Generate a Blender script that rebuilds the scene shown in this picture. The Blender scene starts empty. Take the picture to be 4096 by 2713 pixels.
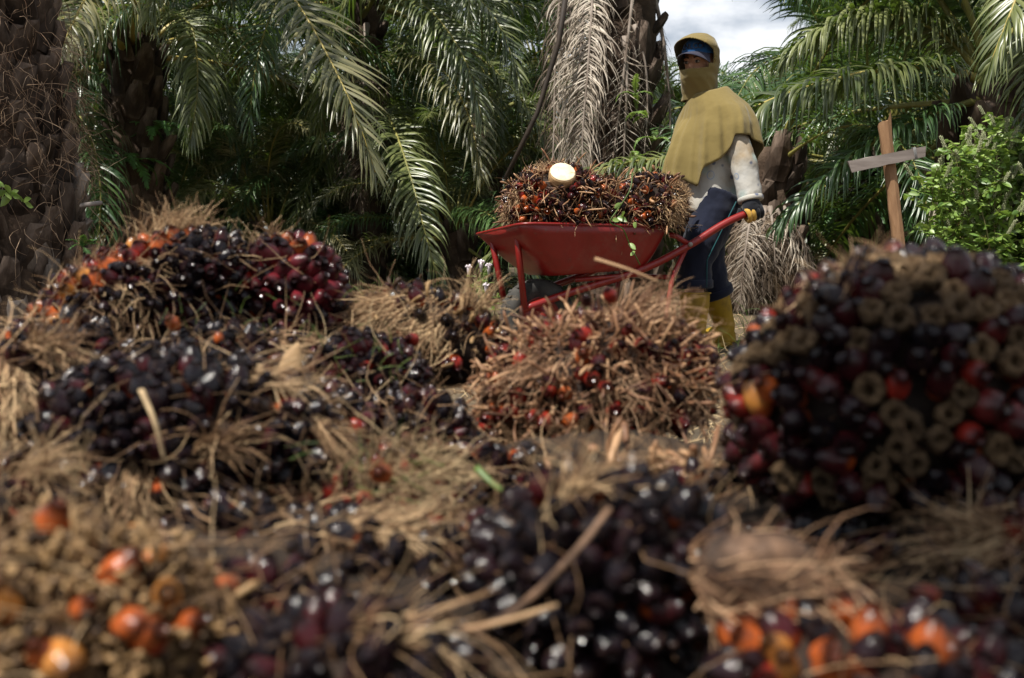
import bpy, math, random
import numpy as np
from mathutils import Vector, Matrix, Quaternion, Euler

random.seed(7)
RNG = np.random.default_rng(7)
SC = bpy.context.scene
COL = SC.collection
PI = math.pi

# ------------------------------------------------------------------ camera
CAM_Z = 0.52
PITCH = -math.atan(356.5 / 4096)
cam_data = bpy.data.cameras.new('camera')
cam = bpy.data.objects.new('camera', cam_data)
COL.objects.link(cam)
cam.location = (0, 0, CAM_Z)
cam.rotation_euler = (PI / 2 + PITCH, 0, 0)
cam_data.sensor_width = 36
cam_data.lens = 36
cam_data.clip_start = 0.02
cam_data.clip_end = 800
cam_data.dof.use_dof = True
cam_data.dof.focus_distance = 5.25
cam_data.dof.aperture_fstop = 4.0
SC.camera = cam

# ------------------------------------------------------------------ light
SUN_DIR = Vector((-0.36, -0.34, 0.87)).normalized()      # towards the sun
w = bpy.data.worlds.new('World')
SC.world = w
w.use_nodes = True
nt = w.node_tree
nt.nodes.clear()
wo = nt.nodes.new('ShaderNodeOutputWorld')
bg = nt.nodes.new('ShaderNodeBackground')
sky = nt.nodes.new('ShaderNodeTexSky')
sky.sky_type = 'NISHITA'
sky.sun_disc = False
sky.sun_elevation = math.asin(SUN_DIR.z)
sky.sun_rotation = math.atan2(SUN_DIR.x, SUN_DIR.y)
tc = nt.nodes.new('ShaderNodeTexCoord')
mp = nt.nodes.new('ShaderNodeMapping')
mp.inputs['Scale'].default_value = (1, 1, 2.2)
mp.inputs['Location'].default_value = (0.35, 0.1, 0.2)
nz = nt.nodes.new('ShaderNodeTexNoise')
nz.inputs['Scale'].default_value = 3.2
nz.inputs['Detail'].default_value = 7
nz.inputs['Roughness'].default_value = 0.55
rp = nt.nodes.new('ShaderNodeValToRGB')
rp.color_ramp.elements[0].position = 0.44
rp.color_ramp.elements[1].position = 0.58
mx = nt.nodes.new('ShaderNodeMix')
mx.data_type = 'RGBA'
mx.inputs['B'].default_value = (14.0, 14.3, 14.8, 1)
nt.links.new(tc.outputs['Generated'], mp.inputs['Vector'])
nt.links.new(mp.outputs['Vector'], nz.inputs['Vector'])
nt.links.new(nz.outputs['Fac'], rp.inputs['Fac'])
nt.links.new(rp.outputs['Color'], mx.inputs['Factor'])
nt.links.new(sky.outputs['Color'], mx.inputs['A'])
nt.links.new(mx.outputs['Result'], bg.inputs['Color'])
bg.inputs['Strength'].default_value = 0.05
nt.links.new(bg.outputs['Background'], wo.inputs['Surface'])

sun_l = bpy.data.lights.new('sun', 'SUN')
sun_l.energy = 5.0
sun_l.angle = math.radians(0.5)
sun_l.color = (1.0, 0.95, 0.86)
sun = bpy.data.objects.new('sun', sun_l)
COL.objects.link(sun)
sun.rotation_euler = SUN_DIR.to_track_quat('Z', 'Y').to_euler()
sun.location = (-3, -2, 9)

SC.view_settings.view_transform = 'Standard'
SC.view_settings.look = 'None'
SC.view_settings.exposure = 0.66
SC.view_settings.gamma = 1
SC.render.engine = 'CYCLES'
SC.cycles.use_denoising = True
SC.cycles.max_bounces = 6
SC.cycles.transmission_bounces = 3
SC.cycles.glossy_bounces = 3
SC.cycles.diffuse_bounces = 3
SC.cycles.sample_clamp_indirect = 6

# ------------------------------------------------------------------ helpers
_cp, _sp = math.cos(PITCH), math.sin(PITCH)
def at(px, py, Y):
    """a pixel of the photograph (4096 wide) at the distance Y in front of the camera"""
    u, v = (px - 2048) / 4096, (1356.5 - py) / 4096
    d = Vector((u, _cp - v * _sp, _sp + v * _cp))
    return Vector((0, 0, CAM_Z)) + d * (Y / d.y)
def proj(P):
    """world points (n,3) to pixels"""
    P = np.atleast_2d(np.asarray(P, float))
    z = P[:, 2] - CAM_Z
    f = P[:, 1] * _cp + z * _sp
    up = -P[:, 1] * _sp + z * _cp
    return 2048 + 4096 * P[:, 0] / f, 1356.5 - 4096 * up / f, f
def V(*a): return Vector(a)

def link(name, data, parent=None, kind=None):
    o = bpy.data.objects.new(name, data)
    COL.objects.link(o)
    if parent is not None: o.parent = parent
    if kind: o['kind'] = kind
    return o
def tag(o, label, cat, group=None, kind=None):
    o['label'] = label
    o['category'] = cat
    if group: o['group'] = group
    if kind: o['kind'] = kind
    return o
def thing(name, label, cat, loc=(0, 0, 0), rz=0, group=None):
    o = link(name, None)
    o.location = loc
    o.rotation_euler = (0, 0, rz)
    o.empty_display_size = 0.1
    return tag(o, label, cat, group)

def mesh_from(name, verts, faces, mats, smooth=True, fmat=None):
    me = bpy.data.meshes.new(name)
    verts = np.asarray(verts, dtype=np.float32).reshape(-1, 3)
    if isinstance(faces, np.ndarray) and faces.ndim == 2:
        nf, k = faces.shape
        me.vertices.add(len(verts)); me.vertices.foreach_set('co', verts.ravel())
        me.loops.add(nf * k); me.loops.foreach_set('vertex_index', faces.astype(np.int32).ravel())
        me.polygons.add(nf); me.polygons.foreach_set('loop_start', np.arange(0, nf * k, k, dtype=np.int32))
        me.update(calc_edges=True)
    else:
        me.from_pydata([tuple(map(float, v)) for v in verts], [], [tuple(int(i) for i in f) for f in faces])
    for m in (mats if isinstance(mats, (list, tuple)) else [mats]): me.materials.append(m)
    n = len(me.polygons)
    me.polygons.foreach_set('use_smooth', np.full(n, bool(smooth)))
    if fmat is not None: me.polygons.foreach_set('material_index', np.asarray(fmat, dtype=np.int32))
    me.update()
    return me

class MB:
    def __init__(s): s.v = []; s.f = []
    def ring(s, pts):
        i = len(s.v); s.v.extend([tuple(p) for p in pts]); return list(range(i, i + len(pts)))
    def loft(s, rings, cap0=False, cap1=False, closed=True):
        ids = [s.ring(r) for r in rings]
        n = len(ids[0])
        for a, b in zip(ids[:-1], ids[1:]):
            for k in range(n if closed else n - 1):
                s.f.append((a[k], a[(k + 1) % n], b[(k + 1) % n], b[k]))
        if cap0: s.f.append(tuple(reversed(ids[0])))
        if cap1: s.f.append(tuple(ids[-1]))
        return ids
    def tube(s, pts, radii, sides=10, caps=True, flat=1.0):
        pts = [Vector(p) for p in pts]
        if not isinstance(radii, (list, tuple)): radii = [radii] * len(pts)
        rings = []; ref = None
        for i, p in enumerate(pts):
            t = (pts[min(i + 1, len(pts) - 1)] - pts[max(i - 1, 0)])
            t = t.normalized() if t.length > 1e-9 else V(0, 0, 1)
            if ref is None: ref = t.orthogonal().normalized()
            ref = (ref - t * ref.dot(t))
            ref = ref.normalized() if ref.length > 1e-6 else t.orthogonal().normalized()
            b = t.cross(ref)
            rings.append([p + (ref * math.cos(a) + b * math.sin(a) * flat) * radii[i] for a in [2 * PI * k / sides for k in range(sides)]])
        s.loft(rings, caps, caps)
    def box(s, c, size, R=None):
        c = Vector(c); i = len(s.v)
        for z in (-.5, .5):
            for x, y in ((-.5, -.5), (.5, -.5), (.5, .5), (-.5, .5)):
                p = V(x * size[0], y * size[1], z * size[2])
                if R is not None: p = R @ p
                s.v.append(tuple(c + p))
        for f in ((3, 2, 1, 0), (4, 5, 6, 7), (0, 1, 5, 4), (1, 2, 6, 5), (2, 3, 7, 6), (3, 0, 4, 7)):
            s.f.append(tuple(i + k for k in f))
    def ellipsoid(s, c, r, R=None, nu=12, nv=8, fn=None):
        c = Vector(c); rings = []
        for j in range(1, nv):
            th = PI * j / nv
            ring = []
            for k in range(nu):
                a = 2 * PI * k / nu
                d = V(math.sin(th) * math.cos(a), math.sin(th) * math.sin(a), math.cos(th))
                if fn: d = d * fn(d)
                p = V(d.x * r[0], d.y * r[1], d.z * r[2])
                if R is not None: p = R @ p
                ring.append(c + p)
            rings.append(ring)
        ids = s.loft(rings)
        for sgn, idr in ((1, ids[0]), (-1, ids[-1])):
            p = V(0, 0, sgn * r[2] * (fn(V(0, 0, sgn)) if fn else 1))
            if R is not None: p = R @ p
            s.v.append(tuple(c + p)); t = len(s.v) - 1
            for k in range(nu):
                a, b = idr[k], idr[(k + 1) % nu]
                s.f.append((t, b, a) if sgn < 0 else (t, a, b))
    def build(s, name, mat, parent=None, smooth=True, kind=None):
        me = mesh_from(name, s.v, s.f, mat, smooth)
        return link(name, me, parent, kind)

def sm_points(pts, n):
    """Catmull-Rom through the points, n samples"""
    P = np.array([tuple(p) for p in pts], float)
    P = np.vstack([2 * P[0] - P[1], P, 2 * P[-1] - P[-2]])
    out = []
    for u in np.linspace(0, len(P) - 3 - 1e-9, n):
        i = int(u); t = u - i
        p0, p1, p2, p3 = P[i:i + 4]
        out.append(.5 * ((2 * p1) + (-p0 + p2) * t + (2 * p0 - 5 * p1 + 4 * p2 - p3) * t * t + (-p0 + 3 * p1 - 3 * p2 + p3) * t ** 3))
    return np.array(out)

def nrm(a):
    l = np.linalg.norm(a, axis=-1, keepdims=True)
    return a / np.maximum(l, 1e-9)

def strands(P0, D0, L, wd, seg=4, grav=0.0, curl=0.3, rng=RNG, sides=3, target=None):
    """many thin curved strands, one triangular prism each; returns verts, quads"""
    n = len(P0)
    p = np.array(P0, float); d = nrm(np.array(D0, float))
    L = np.broadcast_to(L, (n,)); wd = np.broadcast_to(wd, (n,))
    cv = rng.normal(size=(n, 3)) * curl
    ref = nrm(np.cross(d, rng.normal(size=(n, 3))))
    V_ = np.zeros((n, seg + 1, sides, 3))
    for k in range(seg + 1):
        ref = nrm(ref - d * np.sum(ref * d, 1, keepdims=True))
        b = np.cross(d, ref)
        taper = 1 - 0.65 * (k / seg)
        for s in range(sides):
            a = 2 * PI * s / sides
            V_[:, k, s] = p + (ref * math.cos(a) + b * math.sin(a)) * (wd * taper * .5)[:, None]
        p = p + d * (L / seg)[:, None]
        d = nrm(d + cv / seg * 2 + np.array([0, 0, -grav]) / seg + rng.normal(size=(n, 3)) * curl * .35)
    base = (np.arange(n) * (seg + 1) * sides)[:, None, None]
    kk = np.arange(seg)[None, :, None] * sides
    ss = np.arange(sides)[None, None, :]
    s2 = (ss + 1) % sides
    q = np.stack([base + kk + ss, base + kk + s2, base + kk + sides + s2, base + kk + sides + ss], -1).reshape(-1, 4)
    return V_.reshape(-1, 3), q

# ------------------------------------------------------------------ materials
MATS = {}
def N(nt, t, **kw):
    n = nt.nodes.new(t)
    for k, v in kw.items():
        if k in n.inputs: n.inputs[k].default_value = v
        else: setattr(n, k, v)
    return n
def ramp(nt, fac, stops):
    r = nt.nodes.new('ShaderNodeValToRGB')
    e = r.color_ramp.elements
    while len(e) < len(stops): e.new(0.5)
    for el, (p, c) in zip(e, stops):
        el.position = p; el.color = (c[0], c[1], c[2], 1)
    nt.links.new(fac, r.inputs['Fac'])
    return r.outputs['Color']
def mixc(nt, fac, a, b, blend='MIX'):
    m = nt.nodes.new('ShaderNodeMix'); m.data_type = 'RGBA'; m.blend_type = blend
    for key, val in (('Factor', fac), ('A', a), ('B', b)):
        if isinstance(val, (int, float)): m.inputs[key].default_value = val
        elif isinstance(val, tuple): m.inputs[key].default_value = (*val[:3], 1)
        else: nt.links.new(val, m.inputs[key])
    return m.outputs['Result']
def newmat(name):
    m = bpy.data.materials.new(name); m.use_nodes = True
    nt = m.node_tree
    b = nt.nodes['Principled BSDF']
    MATS[name] = m
    return m, nt, b
def noise(nt, scale, detail=4, coord='Object', rough=.5, stretch=None):
    tcn = nt.nodes.new('ShaderNodeTexCoord')
    n = N(nt, 'ShaderNodeTexNoise', Scale=scale, Detail=detail, Roughness=rough)
    if stretch:
        mpn = nt.nodes.new('ShaderNodeMapping'); mpn.inputs['Scale'].default_value = stretch
        nt.links.new(tcn.outputs[coord], mpn.inputs['Vector']); nt.links.new(mpn.outputs['Vector'], n.inputs['Vector'])
    else:
        nt.links.new(tcn.outputs[coord], n.inputs['Vector'])
    return n.outputs['Fac']
def bump(nt, b, h, strength=.3, dist=.01):
    bn = N(nt, 'ShaderNodeBump', Strength=strength, Distance=dist)
    nt.links.new(h, bn.inputs['Height']); nt.links.new(bn.outputs['Normal'], b.inputs['Normal'])
def simple(name, stops, scale=8, rough=.8, bstr=.3, bdist=.01, coord='Object', stretch=None, spec=.3, detail=5, random_amt=0.0, island=0.0):
    m, nt, b = newmat(name)
    f = noise(nt, scale, detail, coord, .6, stretch)
    if island:
        ge = nt.nodes.new('ShaderNodeNewGeometry')
        m1 = N(nt, 'ShaderNodeMath', operation='MULTIPLY_ADD'); nt.links.new(ge.outputs['Random Per Island'], m1.inputs[0]); m1.inputs[1].default_value = island; m1.inputs[2].default_value = -island / 2
        m2 = N(nt, 'ShaderNodeMath', operation='ADD'); nt.links.new(f, m2.inputs[0]); nt.links.new(m1.outputs[0], m2.inputs[1]); f = m2.outputs[0]
    c = ramp(nt, f, stops)
    if random_amt:
        oi = nt.nodes.new('ShaderNodeObjectInfo')
        hv = N(nt, 'ShaderNodeHueSaturation')
        mr = N(nt, 'ShaderNodeMapRange'); mr.inputs['To Min'].default_value = 1 - random_amt; mr.inputs['To Max'].default_value = 1 + random_amt
        nt.links.new(oi.outputs['Random'], mr.inputs['Value']); nt.links.new(mr.outputs['Result'], hv.inputs['Value'])
        nt.links.new(c, hv.inputs['Color']); c = hv.outputs['Color']
    nt.links.new(c, b.inputs['Base Color'])
    b.inputs['Roughness'].default_value = rough
    b.inputs['Specular IOR Level'].default_value = spec
    if bstr: bump(nt, b, f, bstr, bdist)
    return m

def leafmat(name, dark, light, rough=.37, trans=.22, tcol=(.16, .26, .03), scale=1.4, dead=False):
    m, nt, b = newmat(name)
    geo = nt.nodes.new('ShaderNodeNewGeometry')
    oi = nt.nodes.new('ShaderNodeObjectInfo')
    f = noise(nt, scale, 3)
    ad = N(nt, 'ShaderNodeMath', operation='ADD'); nt.links.new(f, ad.inputs[0])
    sc = N(nt, 'ShaderNodeMath', operation='MULTIPLY_ADD'); nt.links.new(geo.outputs['Random Per Island'], sc.inputs[0]); sc.inputs[1].default_value = .5; sc.inputs[2].default_value = -.25
    nt.links.new(sc.outputs[0], ad.inputs[1])
    sc2 = N(nt, 'ShaderNodeMath', operation='MULTIPLY_ADD'); nt.links.new(oi.outputs['Random'], sc2.inputs[0]); sc2.inputs[1].default_value = .36; sc2.inputs[2].default_value = -.18
    ad2 = N(nt, 'ShaderNodeMath', operation='ADD'); nt.links.new(ad.outputs[0], ad2.inputs[0]); nt.links.new(sc2.outputs[0], ad2.inputs[1])
    c = ramp(nt, ad2.outputs[0], [(.2, dark), (.6, tuple((a + b_) / 2 for a, b_ in zip(dark, light))), (.85, light)])
    nt.links.new(c, b.inputs['Base Color'])
    b.inputs['Roughness'].default_value = rough
    b.inputs['Specular IOR Level'].default_value = .75
    tr = N(nt, 'ShaderNodeBsdfTranslucent'); tr.inputs['Color'].default_value = (*tcol, 1)
    ms = N(nt, 'ShaderNodeMixShader'); ms.inputs[0].default_value = trans
    nt.links.new(b.outputs[0], ms.inputs[1]); nt.links.new(tr.outputs[0], ms.inputs[2])
    nt.links.new(ms.outputs[0], nt.nodes['Material Output'].inputs['Surface'])
    return m

M_LEAF = leafmat('palm_leaflet', (.028, .050, .015), (.185, .205, .075))
M_LEAF_DEEP = leafmat('palm_leaflet_deep', (.016, .048, .016), (.085, .155, .045))
M_LEAF_OLIVE = leafmat('palm_leaflet_olive', (.065, .070, .026), (.34, .31, .155))
M_DEAD = leafmat('dead_leaflet', (.13, .095, .065), (.62, .54, .44), rough=.6, trans=.1, tcol=(.3, .22, .14), scale=3)
M_DEAD_DARK = leafmat('dead_leaflet_dark', (.035, .022, .013), (.20, .14, .09), rough=.7, trans=.08, tcol=(.2, .14, .08), scale=3)
M_RACHIS = simple('rachis_green', [(.3, (.10, .11, .03)), (.7, (.28, .25, .07))], 5, .45, .1)
M_RACHIS_OLIVE = simple('rachis_yellow', [(.3, (.25, .20, .05)), (.7, (.42, .34, .10))], 5, .45, .1)
M_RACHIS_DEAD = simple('rachis_dead', [(.3, (.10, .07, .05)), (.7, (.34, .29, .25))], 6, .7, .2)
M_RACHIS_BLACK = simple('rachis_black', [(.3, (.012, .008, .006)), (.7, (.05, .035, .025))], 6, .7, .2)
M_TRUNK = simple('trunk_bark', [(.25, (.018, .012, .008)), (.55, (.07, .045, .03)), (.8, (.14, .10, .07))], 7, .9, .8, .04)
M_BASE = simple('leaf_base_bark', [(.25, (.010, .006, .004)), (.5, (.042, .027, .018)), (.75, (.15, .11, .085))], 9, .85, .7, .02, stretch=(1, 1, .35), random_amt=.45)
M_BASE_GREY = simple('leaf_base_grey', [(.25, (.025, .018, .013)), (.5, (.11, .085, .067)), (.75, (.30, .255, .22))], 9, .85, .7, .02, stretch=(1, 1, .25), random_amt=.45)
M_ROOT = simple('root_fibre', [(.3, (.10, .052, .027)), (.7, (.46, .32, .21))], 14, .8, .0, island=.6)
M_FERN = leafmat('fern_leaf', (.03, .10, .018), (.10, .26, .05), rough=.5, trans=.3, scale=6)
M_BUSH = leafmat('bush_leaf', (.085, .17, .028), (.32, .44, .11), rough=.42, trans=.32, tcol=(.28, .42, .06), scale=9)
M_BUSHSTEM = simple('bush_stem', [(.3, (.06, .05, .02)), (.7, (.16, .16, .06))], 20, .7, 0)
M_SPIKE = simple('bush_flower_spike', [(.3, (.18, .22, .09)), (.7, (.42, .42, .28))], 30, .8, 0)
M_FLOWER = simple('weed_flower', [(.3, (.45, .38, .44)), (.7, (.78, .72, .75))], 40, .7, 0)
M_GRASS = leafmat('grass_blade', (.05, .11, .015), (.22, .30, .06), rough=.5, trans=.3, scale=5)
M_STRAW = simple('dry_straw', [(.3, (.13, .075, .036)), (.7, (.56, .42, .24))], 9, .7, 0, island=.4)
M_FIBRE = simple('bunch_fibre', [(.25, (.09, .047, .022)), (.5, (.29, .172, .090)), (.72, (.62, .44, .25))], 11, .7, 0, island=.5)
M_FIBRE_RED = simple('bunch_fibre_reddish', [(.25, (.075, .032, .016)), (.5, (.24, .13, .07)), (.72, (.50, .32, .19))], 11, .65, 0, island=.5)
M_BRACT = simple('bract_spike', [(.3, (.045, .022, .012)), (.7, (.24, .13, .065))], 25, .6, 0)
M_KNOB = simple('spikelet_knob', [(.22, (.045, .018, .009)), (.5, (.175, .082, .040)), (.78, (.38, .225, .12))], 28, .5, .3, .004, island=.5)
M_TANHEAD = simple('spikelet_tan', [(.28, (.030, .015, .006)), (.5, (.125, .070, .028)), (.78, (.32, .20, .09))], 40, .6, .4, .004, island=.55)
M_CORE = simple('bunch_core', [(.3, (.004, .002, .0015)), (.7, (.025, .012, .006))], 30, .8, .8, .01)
M_HUSK = simple('husk_ring_fibre', [(.3, (.075, .040, .018)), (.5, (.20, .122, .060)), (.75, (.42, .28, .15))], 2.6, .85, .8, .15, random_amt=.35)
M_CUT = simple('cut_stalk', [(.3, (.62, .46, .28)), (.7, (.82, .72, .52))], 30, .6, .2, .003)
M_STALK = simple('bunch_stalk', [(.3, (.20, .12, .06)), (.7, (.46, .30, .15))], 14, .6, .3, .005)
M_STALK_BROWN = simple('bunch_stalk_brown', [(.36, (.025, .014, .009)), (.47, (.075, .042, .025)), (.62, (.19, .11, .066))], 26, .7, .8, .01)

def fruit_material():
    m, nt, b = newmat('palm_fruit')
    oi = nt.nodes.new('ShaderNodeObjectInfo')
    tcn = nt.nodes.new('ShaderNodeTexCoord')
    sp = nt.nodes.new('ShaderNodeSeparateXYZ'); nt.links.new(tcn.outputs['Object'], sp.inputs[0])
    # a different noise field for each fruit
    av = N(nt, 'ShaderNodeVectorMath', operation='ADD')
    cm = N(nt, 'ShaderNodeMath', operation='MULTIPLY'); cm.inputs[1].default_value = 37.0
    nt.links.new(oi.outputs['Random'], cm.inputs[0])
    nt.links.new(tcn.outputs['Object'], av.inputs[0]); nt.links.new(cm.outputs[0], av.inputs[1])
    n1 = N(nt, 'ShaderNodeTexNoise', Scale=1.2, Detail=3); nt.links.new(av.outputs[0], n1.inputs['Vector'])
    n2 = N(nt, 'ShaderNodeTexNoise', Scale=2.6, Detail=6, Roughness=.65); nt.links.new(av.outputs[0], n2.inputs['Vector'])
    ma = N(nt, 'ShaderNodeMath', operation='MULTIPLY_ADD'); nt.links.new(n1.outputs['Fac'], ma.inputs[0]); ma.inputs[1].default_value = 1.3; nt.links.new(sp.outputs['Z'], ma.inputs[2])
    mr = N(nt, 'ShaderNodeMapRange'); mr.inputs['From Min'].default_value = -.30; mr.inputs['From Max'].default_value = .30; nt.links.new(ma.outputs[0], mr.inputs['Value'])
    basec = mixc(nt, n2.outputs['Fac'], (.20, .018, .008), (.52, .12, .02))
    c = mixc(nt, mr.outputs['Result'], basec, oi.outputs['Color'])
    tipm = N(nt, 'ShaderNodeMath', operation='MULTIPLY_ADD'); nt.links.new(n2.outputs['Fac'], tipm.inputs[0]); tipm.inputs[1].default_value = 1.6; nt.links.new(sp.outputs['Z'], tipm.inputs[2])
    tpr = N(nt, 'ShaderNodeMapRange'); tpr.inputs['From Min'].default_value = 1.15; tpr.inputs['From Max'].default_value = 1.9; tpr.inputs['To Max'].default_value = .85
    nt.links.new(tipm.outputs[0], tpr.inputs['Value'])
    c = mixc(nt, tpr.outputs['Result'], c, (.008, .004, .005))
    dust = N(nt, 'ShaderNodeMapRange'); dust.inputs['From Min'].default_value = .54; dust.inputs['From Max'].default_value = .74; dust.inputs['To Max'].default_value = .55
    nt.links.new(n2.outputs['Fac'], dust.inputs['Value'])
    c = mixc(nt, dust.outputs['Result'], c, (.095, .058, .036))
    nt.links.new(c, b.inputs['Base Color'])
    rr = N(nt, 'ShaderNodeMapRange'); rr.inputs['To Min'].default_value = .15; rr.inputs['To Max'].default_value = .6
    nt.links.new(dust.outputs['Result'], rr.inputs['Value']); nt.links.new(rr.outputs['Result'], b.inputs['Roughness'])
    b.inputs['Specular IOR Level'].default_value = .30
    bump(nt, b, n2.outputs['Fac'], .12, .15)
    return m
M_FRUIT = fruit_material()
BLK, PUR, MAR, RED, ORG, YEL = (.006, .005, .007), (.012, .005, .007), (.038, .005, .007), (.20, .016, .010), (.33, .072, .016), (.40, .160, .035)

# ------------------------------------------------------------------ ground
def ground():
    m, nt, b = newmat('soil')
    f = noise(nt, 1.3, 8, 'Object', .65)
    g = noise(nt, 26, 5, 'Object', .7)
    c1 = ramp(nt, f, [(.3, (.055, .040, .022)), (.55, (.16, .115, .065)), (.75, (.26, .20, .12))])
    c2 = ramp(nt, g, [(.3, (.25, .25, .25)), (.7, (1, 1, 1))])
    nt.links.new(mixc(nt, .8, c1, c2, 'MULTIPLY'), b.inputs['Base Color'])
    b.inputs['Roughness'].default_value = .95
    bump(nt, b, g, .7, .03)
    n = 120
    xs = np.sign(np.linspace(-1, 1, n)) * np.abs(np.linspace(-1, 1, n)) ** 2.6 * 320
    X, Y = np.meshgrid(xs, xs + 6)
    Z = .015 * np.sin(X * 1.7 + 1) * np.cos(Y * 1.3) * (np.abs(X) < 25) * (np.abs(Y) < 40)
    # the low heap of trampled bunch litter the harvested bunches lie on
    hp = np.exp(-((X - .05) / 1.25) ** 4 - ((Y - 1.1) / 1.05) ** 4)
    Z = Z - .008
    vs = np.stack([X, Y, Z], -1).reshape(-1, 3)
    i = np.arange(n * n).reshape(n, n)
    q = np.stack([i[:-1, :-1], i[:-1, 1:], i[1:, 1:], i[1:, :-1]], -1).reshape(-1, 4)
    o = link('ground', mesh_from('ground', vs, q, m), None, 'structure')
ground()

def mound_h(x, y):
    e = np.exp(-np.abs((x - .05) / 1.35) ** 5 - np.abs((y - 1.05) / 1.15) ** 5)
    return (.20 + .025 * np.sin(x * 9 + y * 4) + .02 * np.sin(y * 13 - x * 5)) * e + .12 * np.exp(-((x + .58) / .42) ** 2 - ((y - 2.08) / .26) ** 2)
def mound():
    n = 110
    X, Y = np.meshgrid(np.linspace(-1.7, 1.8, n), np.linspace(-.3, 2.6, n))
    Z = mound_h(X, Y) + RNG.normal(size=X.shape) * .008 - .012
    vs = np.stack([X, Y, Z], -1).reshape(-1, 3)
    i = np.arange(n * n).reshape(n, n)
    q = np.stack([i[:-1, :-1], i[:-1, 1:], i[1:, 1:], i[1:, :-1]], -1).reshape(-1, 4)
    m = simple('litter_soil', [(.3, (.006, .004, .0025)), (.55, (.025, .015, .009)), (.8, (.08, .05, .028))], 22, .95, .8, .02)
    link('heap_of_litter', mesh_from('heap_of_litter', vs, q, m), None, 'structure')
    # loose straw over the heap
    k = 700
    x = RNG.uniform(-1.5, 1.6, k); y = RNG.uniform(.95, 2.3, k)
    P0 = np.stack([x, y, mound_h(x, y) + .004], -1)
    a = RNG.uniform(0, 2 * PI, k)
    D = np.stack([np.cos(a), np.sin(a), RNG.uniform(-.05, .55, k)], -1)
    v, f = strands(P0, D, RNG.uniform(.03, .11, k), RNG.uniform(.0012, .0035, k), 4, .9, .5)
    tag(link('straw_litter', mesh_from('straw_litter', v, f, M_FIBRE), None), 'loose brown fibres strewn over the heap between the fruit bunches', 'straw', kind='stuff')
mound()

def ground_litter():
    k = 14000
    y = 2.6 + RNG.uniform(0, 1, k) ** 1.5 * 16
    x = RNG.uniform(-1, 1, k) * (.62 * y + .6)
    P0 = np.stack([x, y, np.full(k, -.004)], -1)
    a = RNG.uniform(0, 2 * PI, k)
    D = np.stack([np.cos(a), np.sin(a), RNG.uniform(0, .5, k)], -1)
    v, f = strands(P0, D, RNG.uniform(.05, .22, k), RNG.uniform(.002, .006, k), 3, .8, .5)
    tag(link('dry_grass_litter', mesh_from('dry_grass_litter', v, f, M_STRAW), None), 'dry straw and dead grass lying on the ground behind the heap', 'straw', kind='stuff')
    k = 5200
    y = 4.6 + RNG.uniform(0, 1, k) ** 1.3 * 14
    x = RNG.uniform(-1, 1, k) * (.6 * y)
    keep = RNG.uniform(0, 1, k) < .35 + .65 * (np.sin(x * 1.9) * np.cos(y * 1.3) > .1)
    x, y = x[keep], y[keep]; k = len(x)
    P0 = np.stack([x, y, np.full(k, -.006)], -1)
    D = np.stack([RNG.normal(size=k) * .4, RNG.normal(size=k) * .4, np.ones(k)], -1)
    v, f = strands(P0, D, RNG.uniform(.06, .26, k), RNG.uniform(.003, .007, k), 4, .9, .35)
    tag(link('green_grass', mesh_from('green_grass', v, f, M_GRASS), None), 'short green grass growing between the palms', 'grass', kind='stuff')
ground_litter()

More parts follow.
